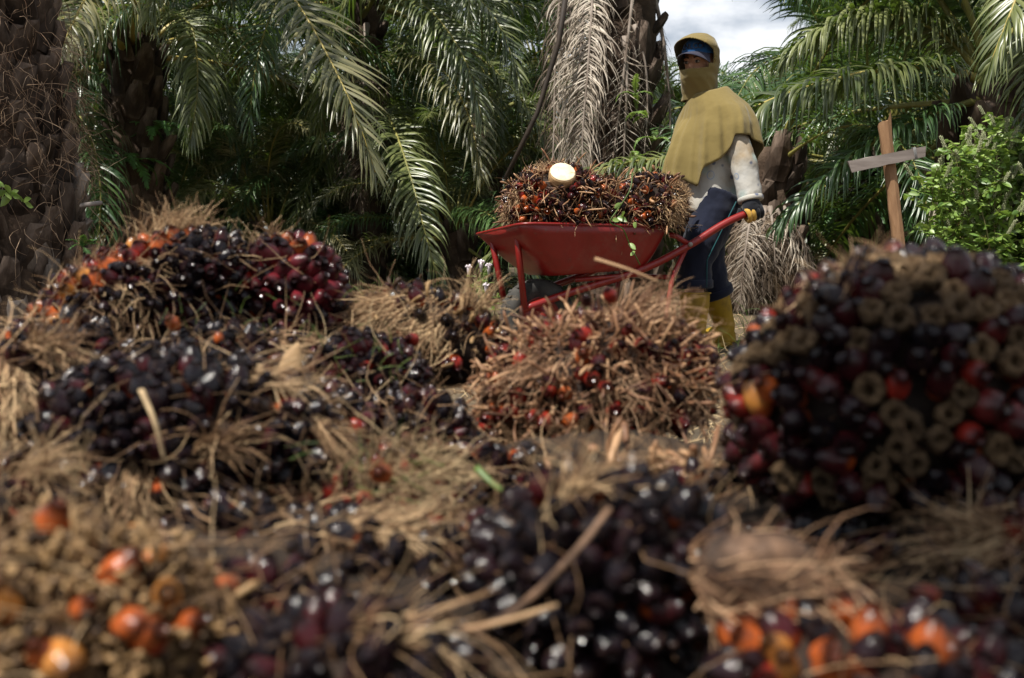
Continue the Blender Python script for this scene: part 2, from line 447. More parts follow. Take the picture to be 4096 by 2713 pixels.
# ------------------------------------------------------------------ palm fronds
def frond_geometry(curve, npairs=92, lmax=.62, width=.030, droop=1.3, rng=RNG, dead=False, start=.16, rr=.022, spread=1.0, curl=.0):
    """rachis and leaflets along a curve (n,3): two (verts, quads) pairs"""
    C = np.asarray(curve, float)
    seg = np.linalg.norm(np.diff(C, axis=0), axis=1)
    s = np.concatenate([[0], np.cumsum(seg)]); s /= s[-1]
    def pos(t): return np.stack([np.interp(t, s, C[:, k]) for k in range(3)], -1)
    T_ = nrm(np.gradient(C, axis=0))
    def tan(t): return nrm(np.stack([np.interp(t, s, T_[:, k]) for k in range(3)], -1))
    hd = C[-1] - C[0]; hd[2] = 0
    if np.linalg.norm(hd) < 1e-3: hd = np.array([1., 0, 0])
    side0 = nrm(np.cross(hd, [0, 0, 1.])[None])[0]
    mbr = MB()
    tt = np.linspace(0, 1, 18)
    pr = pos(tt)
    mbr.tube([tuple(p) for p in pr], [rr * (1.9 - 1.2 * min(1, t / .16)) * (1 - .8 * t) + .0025 for t in tt], 6, True)
    n = npairs
    t = np.linspace(start, .995, n)
    t = np.concatenate([t, t]) + rng.normal(size=2 * n) * .003
    t = np.clip(t, start, .998)
    sg = np.concatenate([np.ones(n), -np.ones(n)])
    P = pos(t); T = tan(t)
    S = nrm(side0[None] - T * np.sum(side0[None] * T, 1, keepdims=True)) * sg[:, None]
    U = nrm(np.cross(S * sg[:, None], T))
    U = np.where(U[:, 2:3] < -.9, -U, U)
    a = np.interp(t, [0, .3, .8, 1], [1.25, 1.05, .75, .25]) + rng.normal(size=2 * n) * .09
    lift = rng.choice([-.15, .18, .5], size=2 * n) * spread + rng.normal(size=2 * n) * .08
    d = nrm(T * np.cos(a)[:, None] + S * np.sin(a)[:, None] + U * lift[:, None])
    prof = np.interp((t - start) / (1 - start), [0, .12, .4, .7, .9, 1], [.35, .8, 1, .85, .58, .42])
    L = lmax * prof * rng.uniform(.86, 1.1, 2 * n)
    W = width * np.interp((t - start) / (1 - start), [0, .3, 1], [.8, 1, .62]) * rng.uniform(.8, 1.15, 2 * n)
    if dead: W = W * rng.uniform(.35, .9, 2 * n)
    K = 6
    wp = [.55, 1, 1, .9, .68, .38, .04]
    verts = np.zeros((2 * n, K + 1, 3, 3))
    p = P.copy()
    g = droop * rng.uniform(.6, 1.4, 2 * n)
    if dead: g = g * rng.uniform(.5, 1.6, 2 * n)
    cv = rng.normal(size=(2 * n, 3)) * (.55 if dead else .10) + rng.normal(size=(2 * n, 3)) * curl
    bent = (rng.uniform(0, 1, 2 * n) < .14) & (not dead)      # some leaflets are snapped and hang
    kb = rng.integers(2, 5, 2 * n)
    for k in range(K + 1):
        wv = T - d * np.sum(T * d, 1, keepdims=True)
        wv = nrm(wv + rng.normal(size=(2 * n, 3)) * (.25 if dead else .06))
        nn = np.cross(d, wv)
        h = (W * wp[k] * .5)[:, None]
        verts[:, k, 0] = p - wv * h
        verts[:, k, 1] = p + nn * h * .45 * sg[:, None]
        verts[:, k, 2] = p + wv * h
        p = p + d * (L / K)[:, None]
        dn = np.tile(np.array([0, 0, -1.]), (2 * n, 1))
        d = d + dn * (g * (k + 1) / K * .42)[:, None] + cv * .22
        d = np.where((bent & (kb == k))[:, None], d * .25 + dn, d)
        d = nrm(d)
    base = (np.arange(2 * n) * (K + 1) * 3)[:, None, None]
    kk = np.arange(K)[None, :, None] * 3
    cc = np.arange(2)[None, None, :]
    q = np.stack([base + kk + cc, base + kk + cc + 1, base + kk + cc + 4, base + kk + cc + 3], -1).reshape(-1, 4)
    return (np.array(mbr.v), mbr.f), (verts.reshape(-1, 3), q), P + d * 0, p

def arch(e0, length, drp, n=26, sway=0.0):
    """rachis in the XZ plane from the origin, starting at elevation e0 and bending down"""
    out = [(0, 0, 0)]
    x = y = z = 0; e = e0
    for k in range(n):
        t = (k + 1) / n
        e = e0 - drp * t ** 1.5
        x += math.cos(e) * length / n; z += math.sin(e) * length / n; y += sway * t * length / n
        out.append((x, y, z))
    return np.array(out)

FR = {}
def make_frond_meshes():
    rng = np.random.default_rng(21)
    specs = [('up', 1.35, 1.15), ('high', 1.05, 1.65), ('mid', .75, 1.85), ('low', .45, 1.9), ('flat', .15, 1.75), ('down', -.35, 1.15)]
    for nm, e0, drp in specs:
        for v in range(3):
            L = 3.6 * rng.uniform(.9, 1.12)
            c = arch(e0 + rng.normal() * .06, L, drp * rng.uniform(.85, 1.15), sway=rng.normal() * .16)
            r, l, bp, tips = frond_geometry(c, 112, .56, .028, rng.uniform(.8, 1.8), rng)
            dat = {}
            for mk, ml, mr in (('a', M_LEAF, M_RACHIS), ('b', M_LEAF_DEEP, M_RACHIS), ('c', M_LEAF_OLIVE, M_RACHIS_OLIVE)):
                dat[mk] = (mesh_from('frond_stalk', r[0], r[1], mr), mesh_from('leaflets', l[0], l[1], ml))
                nr = len(r[0])
                fs = [tuple(f) for f in r[1]] + [tuple(f) for f in (l[1] + nr).tolist()]
                dat[mk + 'f'] = mesh_from('frond', np.vstack([r[0], l[0]]), fs, [mr, ml], True, [0] * len(r[1]) + [1] * len(l[1]))
            FR.setdefault(nm, []).append((dat, np.vstack([c, tips[::7]])))
    for nm, e0, drp, mats in (('dead', -.9, .75, (M_DEAD, M_RACHIS_DEAD)), ('deaddark', -.8, .8, (M_DEAD_DARK, M_RACHIS_DEAD))):
        for v in range(3):
            L = 2.3 * rng.uniform(.85, 1.15)
            c = arch(e0 + rng.normal() * .1, L, drp, sway=rng.normal() * .15)
            r, l, bp, tips = frond_geometry(c, 80, .50, .022, 2.2, rng, dead=True)
            FR.setdefault(nm, []).append(({'a': (mesh_from('frond_stalk', r[0], r[1], mats[1]), mesh_from('leaflets', l[0], l[1], mats[0]))}, np.vstack([c, tips[::7]])))
make_frond_meshes()

def base_mesh(seed):
    """the chopped stump of an old frond: a thick wedge, wide below and cut off ragged above"""
    rng = np.random.default_rng(seed)
    mb = MB()
    rings = []
    for k, (z, wx, ty, y0) in enumerate([(-.16, .085, .03, .0), (-.06, .095, .05, .035), (.05, .08, .05, .065), (.13, .062, .042, .085), (.17, .055, .034, .09)]):
        ring = []
        for a in np.linspace(0, 2 * PI, 9)[:-1]:
            jx, jy = 1 + rng.normal() * .12, 1 + rng.normal() * .16
            ring.append((math.cos(a) * wx * jx, y0 + math.sin(a) * ty * jy, z + (rng.normal() * .018 if k == 4 else rng.normal() * .006)))
        rings.append(ring)
    mb.loft(rings, False, True)
    return mesh_from('leaf_base', mb.v, mb.f, M_BASE, False)
BASES = [base_mesh(k) for k in range(5)]
BASES_GREY = []
for me in BASES:
    c = me.copy(); c.materials.clear(); c.materials.append(M_BASE_GREY); BASES_GREY.append(c)

def trunk(parent, path, radii, nb, bscale=1.0, grey=None, zvis=99, sides=14, name='trunk'):
    """trunk along a local path, with chopped leaf bases around it"""
    pts = sm_points(path, 16)
    rad = np.interp(np.linspace(0, 1, 16), np.linspace(0, 1, len(radii)), radii)
    mb = MB(); rings = []
    rng = np.random.default_rng(len(pts) + nb)
    for p, r in zip(pts, rad):
        rings.append([(p[0] + math.cos(a) * r * (1 + rng.normal() * .07), p[1] + math.sin(a) * r * (1 + rng.normal() * .07), p[2]) for a in np.linspace(0, 2 * PI, sides + 1)[:-1]])
    mb.loft(rings, True, True)
    tr = mb.build(name, M_TRUNK, parent)
    for i in range(nb):
        t = (i + .5) / nb
        p = np.array([np.interp(t, np.linspace(0, 1, 16), pts[:, k]) for k in range(3)])
        r = np.interp(t, np.linspace(0, 1, 16), rad)
        a = i * 2.39996 + random.gauss(0, .12)
        if p[2] > zvis: break
        me = random.choice(BASES_GREY if (grey and random.random() < grey(t)) else BASES)
        o = link('leaf_base', me, tr)
        s = bscale * random.uniform(.75, 1.2)
        o.location = (p[0] + math.cos(a) * (r - .03 * s), p[1] + math.sin(a) * (r - .03 * s), p[2] + random.gauss(0, .03))
        o.rotation_euler = (random.gauss(-.08, .14), random.gauss(0, .12), a - PI / 2)
        o.scale = (s * random.uniform(.85, 1.15), s, s * random.uniform(.8, 1.25))
    return tr

def blocked(pts, extra=()):
    """True where a frond would cover the worker, the barrow or the patch of open sky, or hang into the lens"""
    x, y, f = proj(pts)
    if np.any((f < 1.2)): return True
    if np.all((y < -60) | (x < -150) | (x > 4250)): return True      # wholly out of the picture
    if np.any((f < 6.6) & (x > 1780) & (x < 3120) & (y < 1500) & (y > -50)): return True
    if np.any((f < 4.4) & (x > -300) & (x < 4400) & (y > -250)): return True
    m = (x > 2600) & (x < 2880) & (y > -60) & (y < 210)
    m2 = (x > 2880) & (x < 3010) & (y > 120) & (y < 250)
    if np.count_nonzero(m | m2) > 0: return True
    # keep the sun on the worker, the barrow and the left and middle of the heap
    P = np.atleast_2d(pts); S = np.array(SUN_DIR); q = P - S * ((P[:, 2] - .4) / S[2])[:, None]
    lit = (P[:, 2] > 1.9) & (((q[:, 0] > -1.5) & (q[:, 0] < 1.1) & (q[:, 1] > .4) & (q[:, 1] < 2.8)) | ((q[:, 0] > -.7) & (q[:, 0] < 1.7) & (q[:, 1] > 4.2) & (q[:, 1] < 6.0)))
    if np.count_nonzero(lit) > 1: return True
    for (x0, x1, y0, y1, fmin) in extra:
        if np.any((x > x0) & (x < x1) & (y > y0) & (y < y1) & (f < fmin)): return True
    return False

def add_frond(root, kind, base, az, scale, tone='a', split=True, check=True, extra=(), tilt=0.0):
    dat, pts = random.choice(FR[kind])
    R = Matrix.Rotation(az, 3, 'Z') @ Matrix.Rotation(tilt, 3, 'X')
    M3 = np.array(R)
    wp = (pts * scale) @ M3.T + np.array(root.location) + np.array(base)
    if check and blocked(wp, extra): return None
    if split:
        a, b = dat[tone]
        o = link('frond', a, root)
        c = link('leaflets', b, o, 'stuff')
    else:
        o = link('frond', dat[tone + 'f'], root)
    o.location = base
    o.rotation_euler = R.to_euler()
    o.scale = (scale,) * 3
    return o

def crown(root, top, n, scale, tones='aab', split=True, dead=0, extra=(), az0=0.0, kinds=None, rad=.12):
    order = kinds or ['up', 'up', 'high', 'high', 'mid', 'mid', 'low', 'low', 'flat', 'flat', 'down']
    for i in range(n):
        k = order[int(i / n * len(order))]
        az = az0 + i * 2.39996 + random.gauss(0, .15)
        b = (top[0] + math.cos(az) * rad, top[1] + math.sin(az) * rad, top[2] - .35 * (i / n) + .1)
        add_frond(root, k, b, az, scale * random.uniform(.85, 1.12) * (.85 if k == 'up' else 1), random.choice(tones), split, True, extra, random.gauss(0, .18))
    for i in range(dead):
        az = az0 + i * 2.39996 + 1.1
        b = (top[0] + math.cos(az) * rad, top[1] + math.sin(az) * rad, top[2] - .4 - .25 * random.random())
        add_frond(root, random.choice(['dead', 'deaddark']), b, az, scale * random.uniform(.7, 1.0), 'a', split, True, extra)

def hero(root, pix, npairs=110, lmax=.6, width=.032, droop=1.2, mats=(M_LEAF, M_RACHIS), dead=False, rr=.02, start=.1, seed=1, spread=1.0, curl=0.0):
    """a single frond with its own curve: points as (px, py, distance)"""
    pts = [at(*p) - root.location for p in pix]
    c = sm_points(pts, 34)
    r, l, bp, tips = frond_geometry(c, npairs, lmax, width, droop, np.random.default_rng(seed), dead, start, rr, spread, curl)
    o = link('frond', mesh_from('frond_stalk', r[0], r[1], mats[1]), root)
    link('leaflets', mesh_from('leaflets', l[0], l[1], mats[0]), o, 'stuff')
    return o

def fern(root, base, n, length, seed=0, mat=None, name='fern_frond', up=.5):
    rng = np.random.default_rng(seed)
    for i in range(n):
        az = rng.uniform(0, 2 * PI)
        c = arch(rng.uniform(up - .3, up + .5), length * rng.uniform(.6, 1.1), rng.uniform(.9, 1.9), 14)
        ca, sa = math.cos(az), math.sin(az)
        c = np.stack([c[:, 0] * ca - c[:, 1] * sa, c[:, 0] * sa + c[:, 1] * ca, c[:, 2]], -1) + np.array(base)
        r, l, _, _ = frond_geometry(c, 20, length * .17, length * .045, .35, rng, False, .12, .003, .15)
        fs = [tuple(f) for f in r[1]] + [tuple(f) for f in (l[1] + len(r[0])).tolist()]
        link(name, mesh_from(name, np.vstack([r[0], l[0]]), fs, mat or M_FERN), root)

def ground_at(px, Y):
    p = at(px, 1000, Y); return V(p.x, p.y, 0)

# ---- the big rough trunk at the left edge
pl = ground_at(95, 5.3)
P_LEFT = thing('oil_palm', 'thick rough palm trunk hung with root fibres at the photo\'s left edge', 'palm tree', pl)
dx = at(-20, 0, 5.3).x - pl.x
trunk(P_LEFT, [(0, 0, -.05), (dx * .25, 0, .6), (dx * .7, 0, 1.3), (dx * 1.15, 0, 2.2), (dx * 1.7, 0, 4.6)], [.34, .30, .26, .235, .22, .21, .20], 290, .72, grey=lambda t: .95 - 2.4 * t, zvis=2.5)
def trunk_roots():
    rng = np.random.default_rng(5); k = 1700
    z = np.where(rng.uniform(0, 1, k) < .75, rng.normal(1.25, .28, k), rng.uniform(.1, 2.2, k))
    z = np.clip(z, .08, 2.4)
    a = rng.uniform(-PI, PI, k)
    r = np.interp(z, [0, .6, 1.3, 2.2], [.37, .345, .31, .275]) + rng.uniform(-.01, .06, k)
    cx = np.interp(z, [0, .6, 1.3, 2.2], [0, dx * .25, dx * .7, dx * 1.15])
    P0 = np.stack([cx + np.cos(a) * r, np.sin(a) * r, z], -1)
    D = np.stack([np.cos(a) * .5 + rng.normal(size=k) * .5, np.sin(a) * .5 + rng.normal(size=k) * .5, rng.uniform(-1.4, .4, k)], -1)
    v, f = strands(P0, D, rng.uniform(.05, .28, k), rng.uniform(.0015, .0042, k), 6, 1.5, .6, rng)
    link('root_fibre', mesh_from('root_fibre', v, f, M_ROOT), P_LEFT, 'stuff')
trunk_roots()
crown(P_LEFT, (dx * 1.7, 0, 4.8), 22, 1.15, 'ab')
for k in range(9):
    add_frond(P_LEFT, ['mid', 'low', 'flat'][k % 3], (dx * 1.7, 0, 4.6 - .1 * (k % 3)), PI + .15 + k * .17, 1.0, 'a', True, False)

# ---- palm with the ferny trunk behind it
def mk_palm(px, Y, h, r, nb, nfr, scale, label, tones='aab', dead=0, extra=(), lean=0.0, bscale=1.0, az0=0.0, split=True, kinds=None, group=None, grey=None):
    g = ground_at(px, Y)
    root = thing('oil_palm', label, 'palm tree', g, 0, group)
    trunk(root, [(0, 0, -.05), (lean * .3, 0, h * .5), (lean, 0, h)], [r * 1.15, r, r * .95, r], nb, bscale, grey)
    crown(root, (lean, 0, h), nfr, scale, tones, split, dead, extra, az0, kinds)
    return root
# regions that must stay open: the second trunk and the cross
X_TRUNK2 = (470, 640, 330, 900, 10.5)
X_CROSS = (3380, 3700, 450, 930, 5.6)
P2 = mk_palm(560, 10.0, 2.55, .24, 60, 26, 1.0, 'fern hung palm trunk just behind the thick rough trunk', 'aabc', 0, (X_TRUNK2,), az0=.4, bscale=1.0)
fern(P2, (.02, -.30, 1.35), 10, .55, 3, up=.1)
fern(P2, (.25, -.2, 1.65), 7, .5, 4, up=.1)
fern(P2, (-.2, -.25, 1.1), 6, .5, 6, up=.1)
hero(P2, [(570, 110, 9.8), (800, -170, 9.2), (1020, -170, 8.5), (1180, 0, 8.0), (1330, 260, 7.7), (1430, 480, 7.5), (1500, 690, 7.4)], 120, .62, .036, .55, (M_LEAF_OLIVE, M_RACHIS_OLIVE), seed=11, start=.2, spread=.55)
hero(P2, [(540, 120, 9.9), (430, 60, 9.6), (330, 90, 9.3), (230, 190, 9.0), (190, 330, 8.9)], 90, .5, .030, 1.6, (M_LEAF, M_RACHIS), seed=12, start=.1)
hero(P2, [(590, 130, 9.8), (680, 60, 9.4), (770, 120, 9.0), (790, 350, 8.8), (760, 560, 8.7)], 90, .5, .030, 1.8, (M_LEAF, M_RACHIS), seed=13, start=.1)

# ---- dark trunk right of the middle heap
P3 = mk_palm(1480, 11.5, 3.4, .17, 55, 30, 1.05, 'slim dark palm trunk standing behind the glossy red bunch', 'aabbc', 2, (), az0=1.3, bscale=.75)
for k, (cv, mt) in enumerate([
    ([(1450, 60, 11), (1560, -60, 10.2), (1720, 40, 9.5), (1860, 240, 9.1), (1930, 480, 8.9)], (M_LEAF, M_RACHIS)),
    ([(1500, 300, 11), (1640, 230, 10.2), (1780, 290, 9.6), (1880, 480, 9.2), (1920, 700, 9.0)], (M_LEAF_OLIVE, M_RACHIS_OLIVE)),
    ([(1490, 420, 11), (1560, 480, 10.0), (1640, 700, 9.3), (1700, 930, 9.0), (1760, 1150, 8.9)], (M_LEAF, M_RACHIS)),
    ([(1520, -50, 11), (1650, -150, 10.5), (1830, -80, 9.8), (1990, 90, 9.4), (2080, 330, 9.2)], (M_LEAF, M_RACHIS)),
]):
    hero(P3, cv, 108, .54, .030, 1.5, mt, seed=30 + k, start=.14)

# ---- bare trunk with the bleached dead fronds, behind the barrow
P4 = thing('oil_palm', 'tall palm trunk skirted with bleached dead fronds behind the loaded barrow', 'palm tree', ground_at(2490, 9.2))
trunk(P4, [(0, 0, -.05), (.0, 0, 1.2), (.02, 0, 2.4), (.0, 0, 4.6)], [.27, .25, .235, .25, .25], 70, 1.05)
crown(P4, (0, 0, 4.8), 18, 1.1, 'ab')
DD = (M_DEAD, M_RACHIS_DEAD); DK = (M_DEAD_DARK, M_RACHIS_DEAD)
hero(P4, [(2545, -160, 8.9), (2530, 0, 8.85), (2495, 300, 8.8), (2465, 540, 8.8), (2435, 760, 8.8)], 28, .34, .009, .7, DD, True, .022, .12, 51, .2)
hero(P4, [(2500, 150, 8.9), (2508, 330, 8.8), (2500, 520, 8.8), (2490, 760, 8.8)], 26, .34, .009, .9, DD, True, .02, .1, 52, .2)
hero(P4, [(2330, -200, 9.0), (2335, 0, 8.9), (2320, 250, 8.8), (2300, 480, 8.8), (2270, 760, 8.8)], 110, .46, .022, 3.2, DD, True, .02, .05, 53, .4)
hero(P4, [(2290, -200, 9.1), (2280, 0, 9.0), (2290, 250, 9.0), (2310, 520, 9.0), (2320, 800, 9.0)], 110, .5, .022, 3.4, DD, True, .018, .05, 54, .4)
hero(P4, [(2380, -200, 8.9), (2370, 0, 8.8), (2350, 300, 8.7), (2330, 560, 8.7), (2340, 800, 8.7)], 100, .48, .02, 3.4, DD, True, .018, .05, 55, .4)
hero(P4, [(2260, -200, 9.2), (2235, 50, 9.1), (2220, 300, 9.1), (2215, 560, 9.1), (2200, 800, 9.1)], 100, .42, .022, 3.2, DK, True, .018, .05, 56, .4)
hero(P4, [(2560, -150, 9.3), (2620, 0, 9.2), (2655, 180, 9.1), (2678, 400, 9.1), (2682, 640, 9.1)], 44, .26, .010, 2.4, DK, True, .03, .3, 57, .2)
hero(P4, [(2540, 100, 8.95), (2580, 250, 8.9), (2590, 430, 8.9), (2575, 640, 8.9)], 26, .30, .008, 1.8, DD, True, .014, .1, 59, .3)
mb = MB(); mb.tube([at(2270, -60, 8.6) - P4.location, at(2235, 170, 8.6) - P4.location, at(2150, 450, 8.6) - P4.location, at(2020, 720, 8.6) - P4.location], [.028, .024, .022, .02], 7)
mb.build('broken_stalk', M_RACHIS_BLACK, P4)
for k, p in enumerate([(2590, 470, 8.6), (2560, 640, 8.6), (2620, 560, 8.7), (2540, 380, 8.7), (2575, 700, 8.6)]):
    pp = at(*p) - P4.location
    fern(P4, tuple(pp), 4, .26, 70 + k, M_BUSH, 'creeper_spray', .6)

# ---- the palm at the right edge whose fronds arch across
P5 = thing('oil_palm', 'stout palm at the photo\'s right edge arching long fronds over the leaning cross', 'palm tree', ground_at(3980, 7.6))
trunk(P5, [(0, 0, -.05), (0, 0, .8), (0, 0, 1.7)], [.38, .36, .36, .32], 50, 1.25)
crown(P5, (0, 0, 1.75), 26, 1.05, 'aab', True, 0, (X_CROSS, (3180, 3750, 430, 950, 7.3)), az0=.9)
hero(P5, [(3940, 340, 7.5), (3790, 270, 7.3), (3560, 275, 7.0), (3330, 320, 6.8), (3120, 385, 6.7), (2960, 460, 6.65), (2860, 540, 6.65)], 124, .50, .034, 2.3, (M_LEAF, M_RACHIS_OLIVE), seed=81, start=.12, spread=.8, rr=.026)
hero(P5, [(3940, 400, 7.5), (3800, 430, 7.2), (3620, 500, 7.0), (3430, 610, 6.9), (3250, 760, 6.8), (3120, 900, 6.8)], 110, .40, .03, 2.2, (M_LEAF_DEEP, M_RACHIS), seed=82, start=.2, rr=.026)
hero(P5, [(3930, 300, 7.6), (3760, 130, 7.6), (3540, 60, 7.5), (3320, 110, 7.4), (3150, 230, 7.3)], 110, .5, .034, 2.2, (M_LEAF, M_RACHIS), seed=83, start=.14)
hero(P5, [(3950, 260, 7.6), (3850, 20, 7.7), (3680, -130, 7.7), (3420, -140, 7.6), (3200, -30, 7.5)], 110, .52, .034, 2.0, (M_LEAF_DEEP, M_RACHIS), seed=84, start=.14)
fern(P5, (-.30, -.30, 1.05), 8, .5, 85, up=-.1)
fern(P5, (-.40, -.1, .8), 7, .5, 86, up=-.1)

# ---- overhanging pale frond in the top right corner
P5B = mk_palm(4620, 6.4, 3.0, .27, 0, 14, 1.0, 'palm outside the photo hanging a pale frond into the top right corner', 'a', 0, ((3300, 4500, -200, 1200, 9),), az0=2.0)
hero(P5B, [(4600, -560, 6.2), (4350, -420, 5.9), (4130, -150, 5.8), (4040, 60, 5.7), (3960, 260, 5.7)], 110, .46, .030, 1.3, (M_LEAF, M_RACHIS_OLIVE), seed=91, start=.15, spread=.6)
hero(P5B, [(4600, -500, 6.3), (4400, -260, 6.1), (4250, 0, 6.0), (4160, 260, 6.0), (4120, 480, 6.0)], 100, .5, .030, 1.8, (M_LEAF, M_RACHIS), seed=92, start=.15)

# ---- palm with the trunk wrapped in ferns, behind the cross
P6 = mk_palm(3480, 10.5, 1.55, .30, 34, 28, 1.0, 'low palm with a trunk wrapped in ferns behind the wooden cross', 'abb', 0, (), az0=.2, bscale=1.0)
for k in range(11):
    a = -PI / 2 + random.uniform(-1.5, 1.5)
    fern(P6, (math.cos(a) * .34, math.sin(a) * .34, random.uniform(.35, 1.35)), 7, .55, 100 + k, up=.0)

# ---- skirt of dead fronds behind the worker
P7 = mk_palm(3070, 8.6, 1.35, .25, 40, 10, .8, 'short palm with a grey skirt of dead fronds behind the worker', 'ab', 0, (X_CROSS, (2700, 3060, 0, 520, 12)), az0=.7)
for k, (x0, x1, y1, mt) in enumerate([(3040, 2990, 1230, DK), (3060, 3050, 1260, DD), (3080, 3110, 1200, DK), (3000, 2930, 1180, DK), (3110, 3190, 1180, DK), (3100, 3250, 1150, DD), (3050, 3020, 1180, DK), (3130, 3300, 1180, DK), (3010, 2960, 1240, DD)]):
    Yk = 8.3 - .05 * (k % 3)
    hero(P7, [(x0, 830, Yk + .1), ((x0 * .6 + x1 * .4), 900 + 6 * k, Yk), ((x0 * .3 + x1 * .7), 1060, Yk - .05), (x1, y1, Yk)], 60, .34, .014, 2.6, mt, True, .014, .06, 120 + k, .4, .2)

# ---- the other palms of the plantation
def far_palms():
    spec = [
        (950, 13.5, .9, 24, .75, 'low palm with a pale fringed crown between the two left trunks', 'acb'),
        (1180, 15.0, 1.6, 24, .9, 'mid height palm seen through the gap left of the slim dark trunk', 'abb'),
        (760, 17.0, 2.8, 24, 1.0, 'palm with a high crown far behind the fern hung trunk', 'aab'),
        (1700, 14.0, 1.3, 26, .9, 'low bushy palm right of the slim dark trunk', 'abb'),
        (1960, 13.0, 2.3, 26, 1.0, 'palm with a drooping crown left of the dead frond skirt', 'aab'),
        (1020, 11.8, .75, 22, .62, 'small low palm whose fans show above the wine red bunch', 'cac'),
        (700, 12.0, .8, 20, .6, 'small low palm right of the fern hung trunk', 'cab'),
        (1330, 12.6, .9, 20, .62, 'small low palm in the shade left of the slim dark trunk', 'bab'),
        (1820, 11.0, .8, 22, .62, 'small low palm just left of the barrow\'s front', 'acb'),
        (420, 13.5, 1.1, 18, .7, 'small palm in the dark between the two left trunks', 'ab'),
        (2150, 16.0, 3.2, 22, 1.0, 'high palm far behind the barrow bunches', 'abb'),
        (330, 12.5, 2.6, 24, 1.0, 'dark palm filling the gap between the two left trunks', 'bba'),
        (200, 16.0, 3.6, 20, 1.1, 'tall palm crown high behind the two left trunks', 'ab'),
        (2780, 14.0, 1.3, 24, .9, 'low palm directly behind the worker\'s chest', 'aab'),
        (3220, 13.5, 1.5, 26, .95, 'palm between the worker and the cross, deep in shade', 'bba'),
        (3800, 12.5, 2.2, 26, 1.0, 'palm crown rising behind the leafy bush', 'aba'),
        (3350, 15.5, 3.0, 24, 1.0, 'high palm crown above the wooden cross', 'bba'),
        (3650, 17.5, 3.3, 22, 1.0, 'tallest far palm right of the cross', 'ab'),
        (1350, 18.5, 3.4, 22, 1.1, 'high far palm behind the bright hanging frond', 'abb'),
        (1850, 19.0, 3.6, 22, 1.1, 'tall far palm left of the bare trunk', 'ab'),
        (560, 21.0, 4.0, 20, 1.1, 'tall far palm hidden behind the fern hung trunk', 'ab'),
        (3020, 19.0, 1.6, 24, 1.0, 'low far palm just right of the worker\'s head', 'ab'),
        (2640, 21.0, 1.2, 22, .9, 'low far palm just left of the worker\'s head', 'ab'),
        (4150, 14.0, 2.5, 20, 1.0, 'far palm at the right edge behind the stout palm', 'ab'),
        (-150, 11.0, 2.4, 20, 1.0, 'palm beyond the left edge behind the thick trunk', 'ab'),
    ]
    for i, (px, Y, h, n, sc, lab, tones) in enumerate(spec):
        near = Y < 14.5
        mk_palm(px, Y, h, .22, 16 if near else 0, n, sc, lab, tones, 1 if near else 0, (), lean=random.gauss(0, .08), az0=random.uniform(0, 6), split=False if not near else True)
    rng = random.Random(4)
    for r, (Y, hmax) in enumerate(((24, 2.6), (30, 3.2), (40, 4.2))):
        cnt = 9
        for k in range(cnt):
            px = -250 + (4600) * (k + .5 + rng.uniform(-.3, .3)) / cnt
            h = rng.uniform(.9, hmax)
            if 2450 < px < 3100: h = min(h, 1.3)
            mk_palm(px, Y + rng.uniform(-2, 2), h, .22, 0, 17, 1.05, 'distant oil palm in the rows deep in the plantation', 'ab', 0, (), az0=rng.uniform(0, 6), split=False, group='distant palms of the plantation')
far_palms()

# ---- palm behind the photographer that shades the near right corner
P_BACK = thing('oil_palm', 'palm standing behind the viewer whose fronds shade the nearest bunches', 'palm tree', (-.3, -3.3, 0))
trunk(P_BACK, [(0, 0, -.05), (0, 0, 1.6), (0, 0, 3.2)], [.33, .3, .28], 0, 1.1)
def shade_frond(pts, seed):
    c = sm_points([Vector(p) - P_BACK.location for p in pts], 30)
    r, l, _, _ = frond_geometry(c, 130, .60, .046, 1.2, np.random.default_rng(seed))
    o = link('frond', mesh_from('frond_stalk', r[0], r[1], M_RACHIS), P_BACK)
    link('leaflets', mesh_from('leaflets', l[0], l[1], M_LEAF), o, 'stuff')
for k, (tx, ty) in enumerate([(-.98, -.16), (-.88, -.06), (-.76, -.10), (-.64, -.05), (-.52, -.10), (-.40, -.05), (-.28, -.08), (-.9, -.4), (-.6, -.35), (-.3, -.3), (-.1, .0)]):
    shade_frond([(-.3, -3.2, 3.2), (-.3 + (tx + .3) * .35, -2.2, 4.05), (-.3 + (tx + .3) * .75, -.9, 4.0), (tx, ty, 3.45)], 301 + k)
for k in range(14):
    az = PI + .2 + k * .15
    add_frond(P_BACK, random.choice(['high', 'mid', 'low']), (0, 0, 3.1), az, 1.0, 'a', True, False)

# ------------------------------------------------------------------ fruit bunches
def fruit_mesh(seed):
    rng = np.random.default_rng(seed)
    mb = MB(); k = rng.uniform(.9, 1.15); q = rng.normal(size=3) * .06
    def fn(d):
        t = 1 + .10 * max(0, d.z) ** 6 - .05 * abs(math.sin(2.5 * math.atan2(d.y, d.x) + q[2] * 40)) * (1 - d.z * d.z) - .10 * (d.x * q[0] * 8 + d.y * q[1] * 8) * .3
        return t * (1 - .16 * max(0, d.z) * (1 - d.z ** 2))
    mb.ellipsoid((0, 0, 0), (k, 1 / k, 1.30), None, 12, 9, fn)
    return mesh_from('fruit', mb.v, mb.f, M_FRUIT)
FRUITS = [fruit_mesh(k) for k in range(5)]
def husk_mesh(seed):
    rng = np.random.default_rng(seed)
    mb = MB(); rings = []
    for r, z in ((.55, -.9), (.95, -.5), (1.02, .1), (.95, .42), (.74, .50), (.50, .42), (.36, .05), (.28, -.6)):
        rings.append([(math.cos(a) * r * (1 + rng.normal() * .11), math.sin(a) * r * (1 + rng.normal() * .11), z + rng.normal() * .12) for a in np.linspace(0, 2 * PI, 13)[:-1]])
    mb.loft(rings, True, True)
    return mesh_from('husk_ring', mb.v, mb.f, M_HUSK)
HUSKS = [husk_mesh(k) for k in range(3)]

